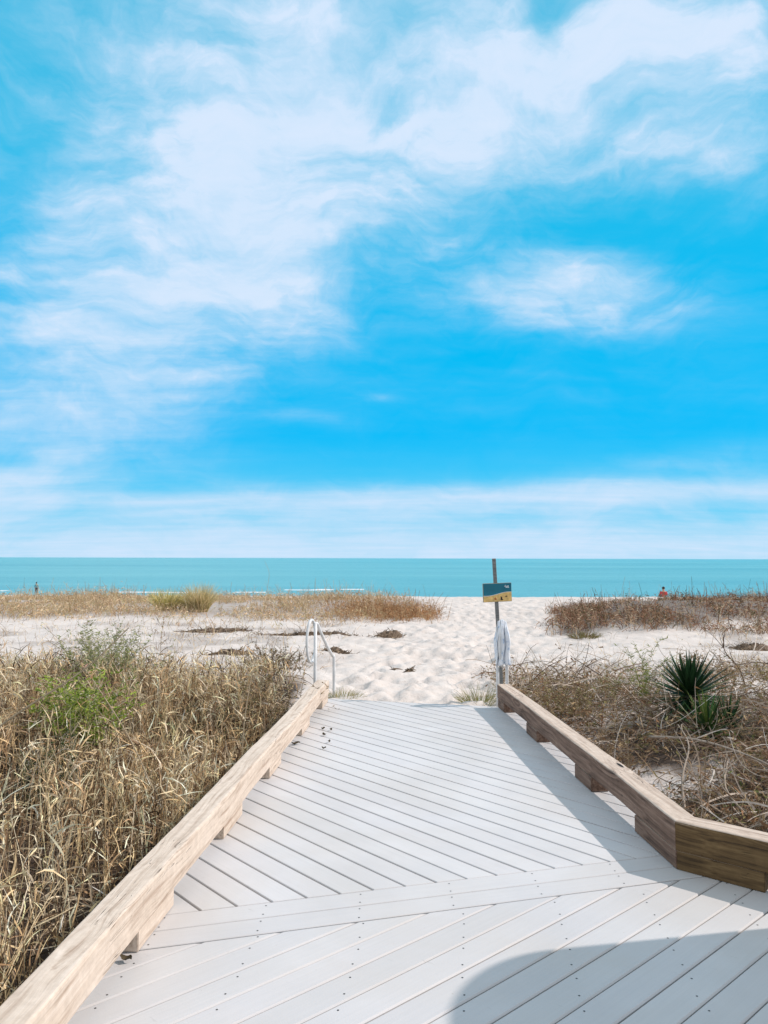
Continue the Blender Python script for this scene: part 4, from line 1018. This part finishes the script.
# px, py, radius along, radius across, angle (deg, positive rises to the right), strength  (where the banks stand in the sky)
BL = [(290, 110, 130, 75, 60, .85), (190, 240, 150, 75, 35, .85), (80, 330, 150, 70, 25, .8), (60, 430, 130, 42, 10, .8), (20, 478, 120, 14, 8, .45),
      (580, 95, 200, 60, 0, .75), (720, 50, 120, 80, 0, .6), (560, 285, 95, 30, -5, 1.25), (430, 40, 160, 60, 0, .6), (480, 120, 120, 60, 30, .6), (740, 165, 60, 40, 0, .45),
      (320, 270, 110, 45, 10, .5), (120, 60, 150, 90, 0, .42), (30, 100, 130, 110, 0, .32), (384, 130, 520, 190, 0, .26), (230, 300, 170, 60, 32, .45), (560, 290, 110, 30, -6, .6), (560, 30, 200, 50, 0, .35), (300, 415, 45, 7, -8, .3), (380, 398, 18, 4, 0, .4), (690, 462, 85, 14, 4, .5), (400, 500, 500, 14, 1, .62), (384, 552, 800, 24, 0, 1.7), (384, 520, 700, 22, 0, .75), (250, 500, 400, 9, 2, .45), (620, 492, 300, 10, -1, .5),
      (600, 500, 240, 10, 2, .35),
      (405, 80, 48, 40, 0, -.55), (545, 12, 45, 20, 0, -.9), (640, 235, 120, 34, 8, -.3), (30, 350, 34, 10, 0, -.5), (10, 458, 26, 9, 0, -.6), (15, 180, 30, 60, 0, -.35), (470, 210, 60, 22, 0, -.3)]
for (x_, y_, ra, rb, an, st) in BL:
    A, E_ = ae(x_, y_); k = .0735
    mp = N(nt, 'ShaderNodeMapping'); mp.vector_type = 'TEXTURE'; mp.inputs['Location'].default_value = (A, E_, 0); mp.inputs['Rotation'].default_value = (0, 0, R(an)); mp.inputs['Scale'].default_value = (ra*k, rb*k, 1)
    nt.links.new(WP if rb > 30 else POL, mp.inputs[0])
    ds = N(nt, 'ShaderNodeVectorMath', operation='DOT_PRODUCT'); nt.links.new(mp.outputs[0], ds.inputs[0]); nt.links.new(mp.outputs[0], ds.inputs[1])
    e = mth('POWER', .45, ds.outputs['Value']); e = mth('MULTIPLY', e, st)
    dens = e if dens is None else mth('ADD', dens, e)
# the rest of the sky outside the view gets added white cloud as fill
# fibrous cirrus detail in the plane of the cloud layer
den = mth('ADD', mth('MAXIMUM', sep.outputs[2], 0.0), .09)
cp = N(nt, 'ShaderNodeCombineXYZ'); nt.links.new(mth('DIVIDE', sep.outputs[0], den), cp.inputs[0]); nt.links.new(mth('DIVIDE', sep.outputs[1], den), cp.inputs[1])
mp = N(nt, 'ShaderNodeMapping'); mp.inputs['Rotation'].default_value = (0, 0, R(-28)); mp.inputs['Scale'].default_value = (.55, 1.5, 1); nt.links.new(cp.outputs[0], mp.inputs[0])
n1 = noise(nt, mp.outputs[0], 1.5, 7, .6, .25)
n2 = noise(nt, mp.outputs[0], .5, 4, .5, .6)
mp2 = N(nt, 'ShaderNodeMapping'); mp2.inputs['Scale'].default_value = (.10, .34, 1); nt.links.new(WP, mp2.inputs[0])
n3 = noise(nt, mp2.outputs[0], 1.2, 6, .6, .2)
lf = N(nt, 'ShaderNodeMapRange'); lf.interpolation_type = 'SMOOTHSTEP'; nt.links.new(EL, lf.inputs[0]); lf.inputs[1].default_value = 2; lf.inputs[2].default_value = 20; lf.inputs[3].default_value = .3; lowf = lf.outputs[0]
mp4 = N(nt, 'ShaderNodeMapping'); mp4.inputs['Rotation'].default_value = (0, 0, R(-32)); mp4.inputs['Scale'].default_value = (.07, .17, 1); nt.links.new(WP, mp4.inputs[0])
n4 = noise(nt, mp4.outputs[0], 1.3, 7, .60, .1)
na = mth('ADD', mth('MULTIPLY', mth('MULTIPLY', mth('SUBTRACT', n1, .5), 2.0), lowf), mth('MULTIPLY', mth('SUBTRACT', n3, .5), 1.3))
na = mth('ADD', na, mth('MULTIPLY', mth('MULTIPLY', mth('SUBTRACT', n4, .50), 2.5), lowf))
dens = mth('MULTIPLY', dens, 1.02)
dens = mth('ADD', dens, mth('MULTIPLY', na, mth('MULTIPLY_ADD', mth('MINIMUM', mth('MAXIMUM', dens, 0.0), .8), 1.1, .22)))
dens = mth('ADD', dens, mth('MULTIPLY', mth('SUBTRACT', n2, .5), .35))
dm = N(nt, 'ShaderNodeMapRange'); dm.interpolation_type = 'SMOOTHSTEP'; nt.links.new(dens, dm.inputs[0]); dm.inputs[1].default_value = -.12; dm.inputs[2].default_value = 2.15
# unseen white cloud added overhead, at the sides and inland for neutral fill light
vo1 = N(nt, 'ShaderNodeMapRange'); vo1.interpolation_type = 'SMOOTHSTEP'; nt.links.new(EL, vo1.inputs[0]); vo1.inputs[1].default_value = 40; vo1.inputs[2].default_value = 56
vo2 = N(nt, 'ShaderNodeMapRange'); vo2.interpolation_type = 'SMOOTHSTEP'; nt.links.new(mth('ABSOLUTE', AZ), vo2.inputs[0]); vo2.inputs[1].default_value = 44; vo2.inputs[2].default_value = 75
fill_cloud = mth('MULTIPLY', mth('MAXIMUM', vo1.outputs[0], vo2.outputs[0]), mth('MULTIPLY_ADD', n1, .5, .62), clampv=True)
tex = mth('ADD', mth('MULTIPLY', mth('MULTIPLY', mth('SUBTRACT', n1, .5), 1.6), lowf), mth('MULTIPLY', mth('MULTIPLY', mth('SUBTRACT', n4, .5), 2.2), lowf))
CL = mth('MULTIPLY', mth('POWER', dm.outputs[0], .85), mth('MULTIPLY_ADD', tex, .55, .90), clampv=True)
# clear-air colour: the Nishita sky, pushed towards the deep cyan of the place
tint = mixc(nt, 1, sky.outputs[0], (.05, 1.0, 1.0), 'MULTIPLY')
elf = mth('DIVIDE', EL, 60, clampv=True)
grad = ramp(nt, elf, [(0, (2.8, 5.8, 7.9)), (.05, (.7, 5.1, 8.0)), (.15, (0, 4.25, 8.1)), (.30, (0, 4.25, 7.7)), (.45, (.2, 4.35, 7.1)), (.62, (.8, 4.4, 6.7)), (1, (1.0, 4.2, 6.4))])
clear = mixc(nt, .94, tint, grad)
cloudc = ramp(nt, mth('MULTIPLY_ADD', tex, .55, mth('MULTIPLY_ADD', dm.outputs[0], .6, .18), clampv=True), [(0, (3.4, 6.0, 7.7)), (.5, (4.4, 6.3, 8.0)), (.8, (5.2, 6.6, 8.2)), (1, (5.7, 6.8, 8.3))])
out = mixc(nt, fill_cloud, mixc(nt, CL, clear, cloudc), (6.6, 6.9, 7.4))
nt.links.new(out, bg.inputs['Color'])

scn.render.engine = 'CYCLES'; scn.cycles.max_bounces = 5; scn.cycles.diffuse_bounces = 2
scn.view_settings.view_transform = 'Standard'; scn.view_settings.look = 'None'
scn.view_settings.exposure = 0.0; scn.view_settings.gamma = 1.0
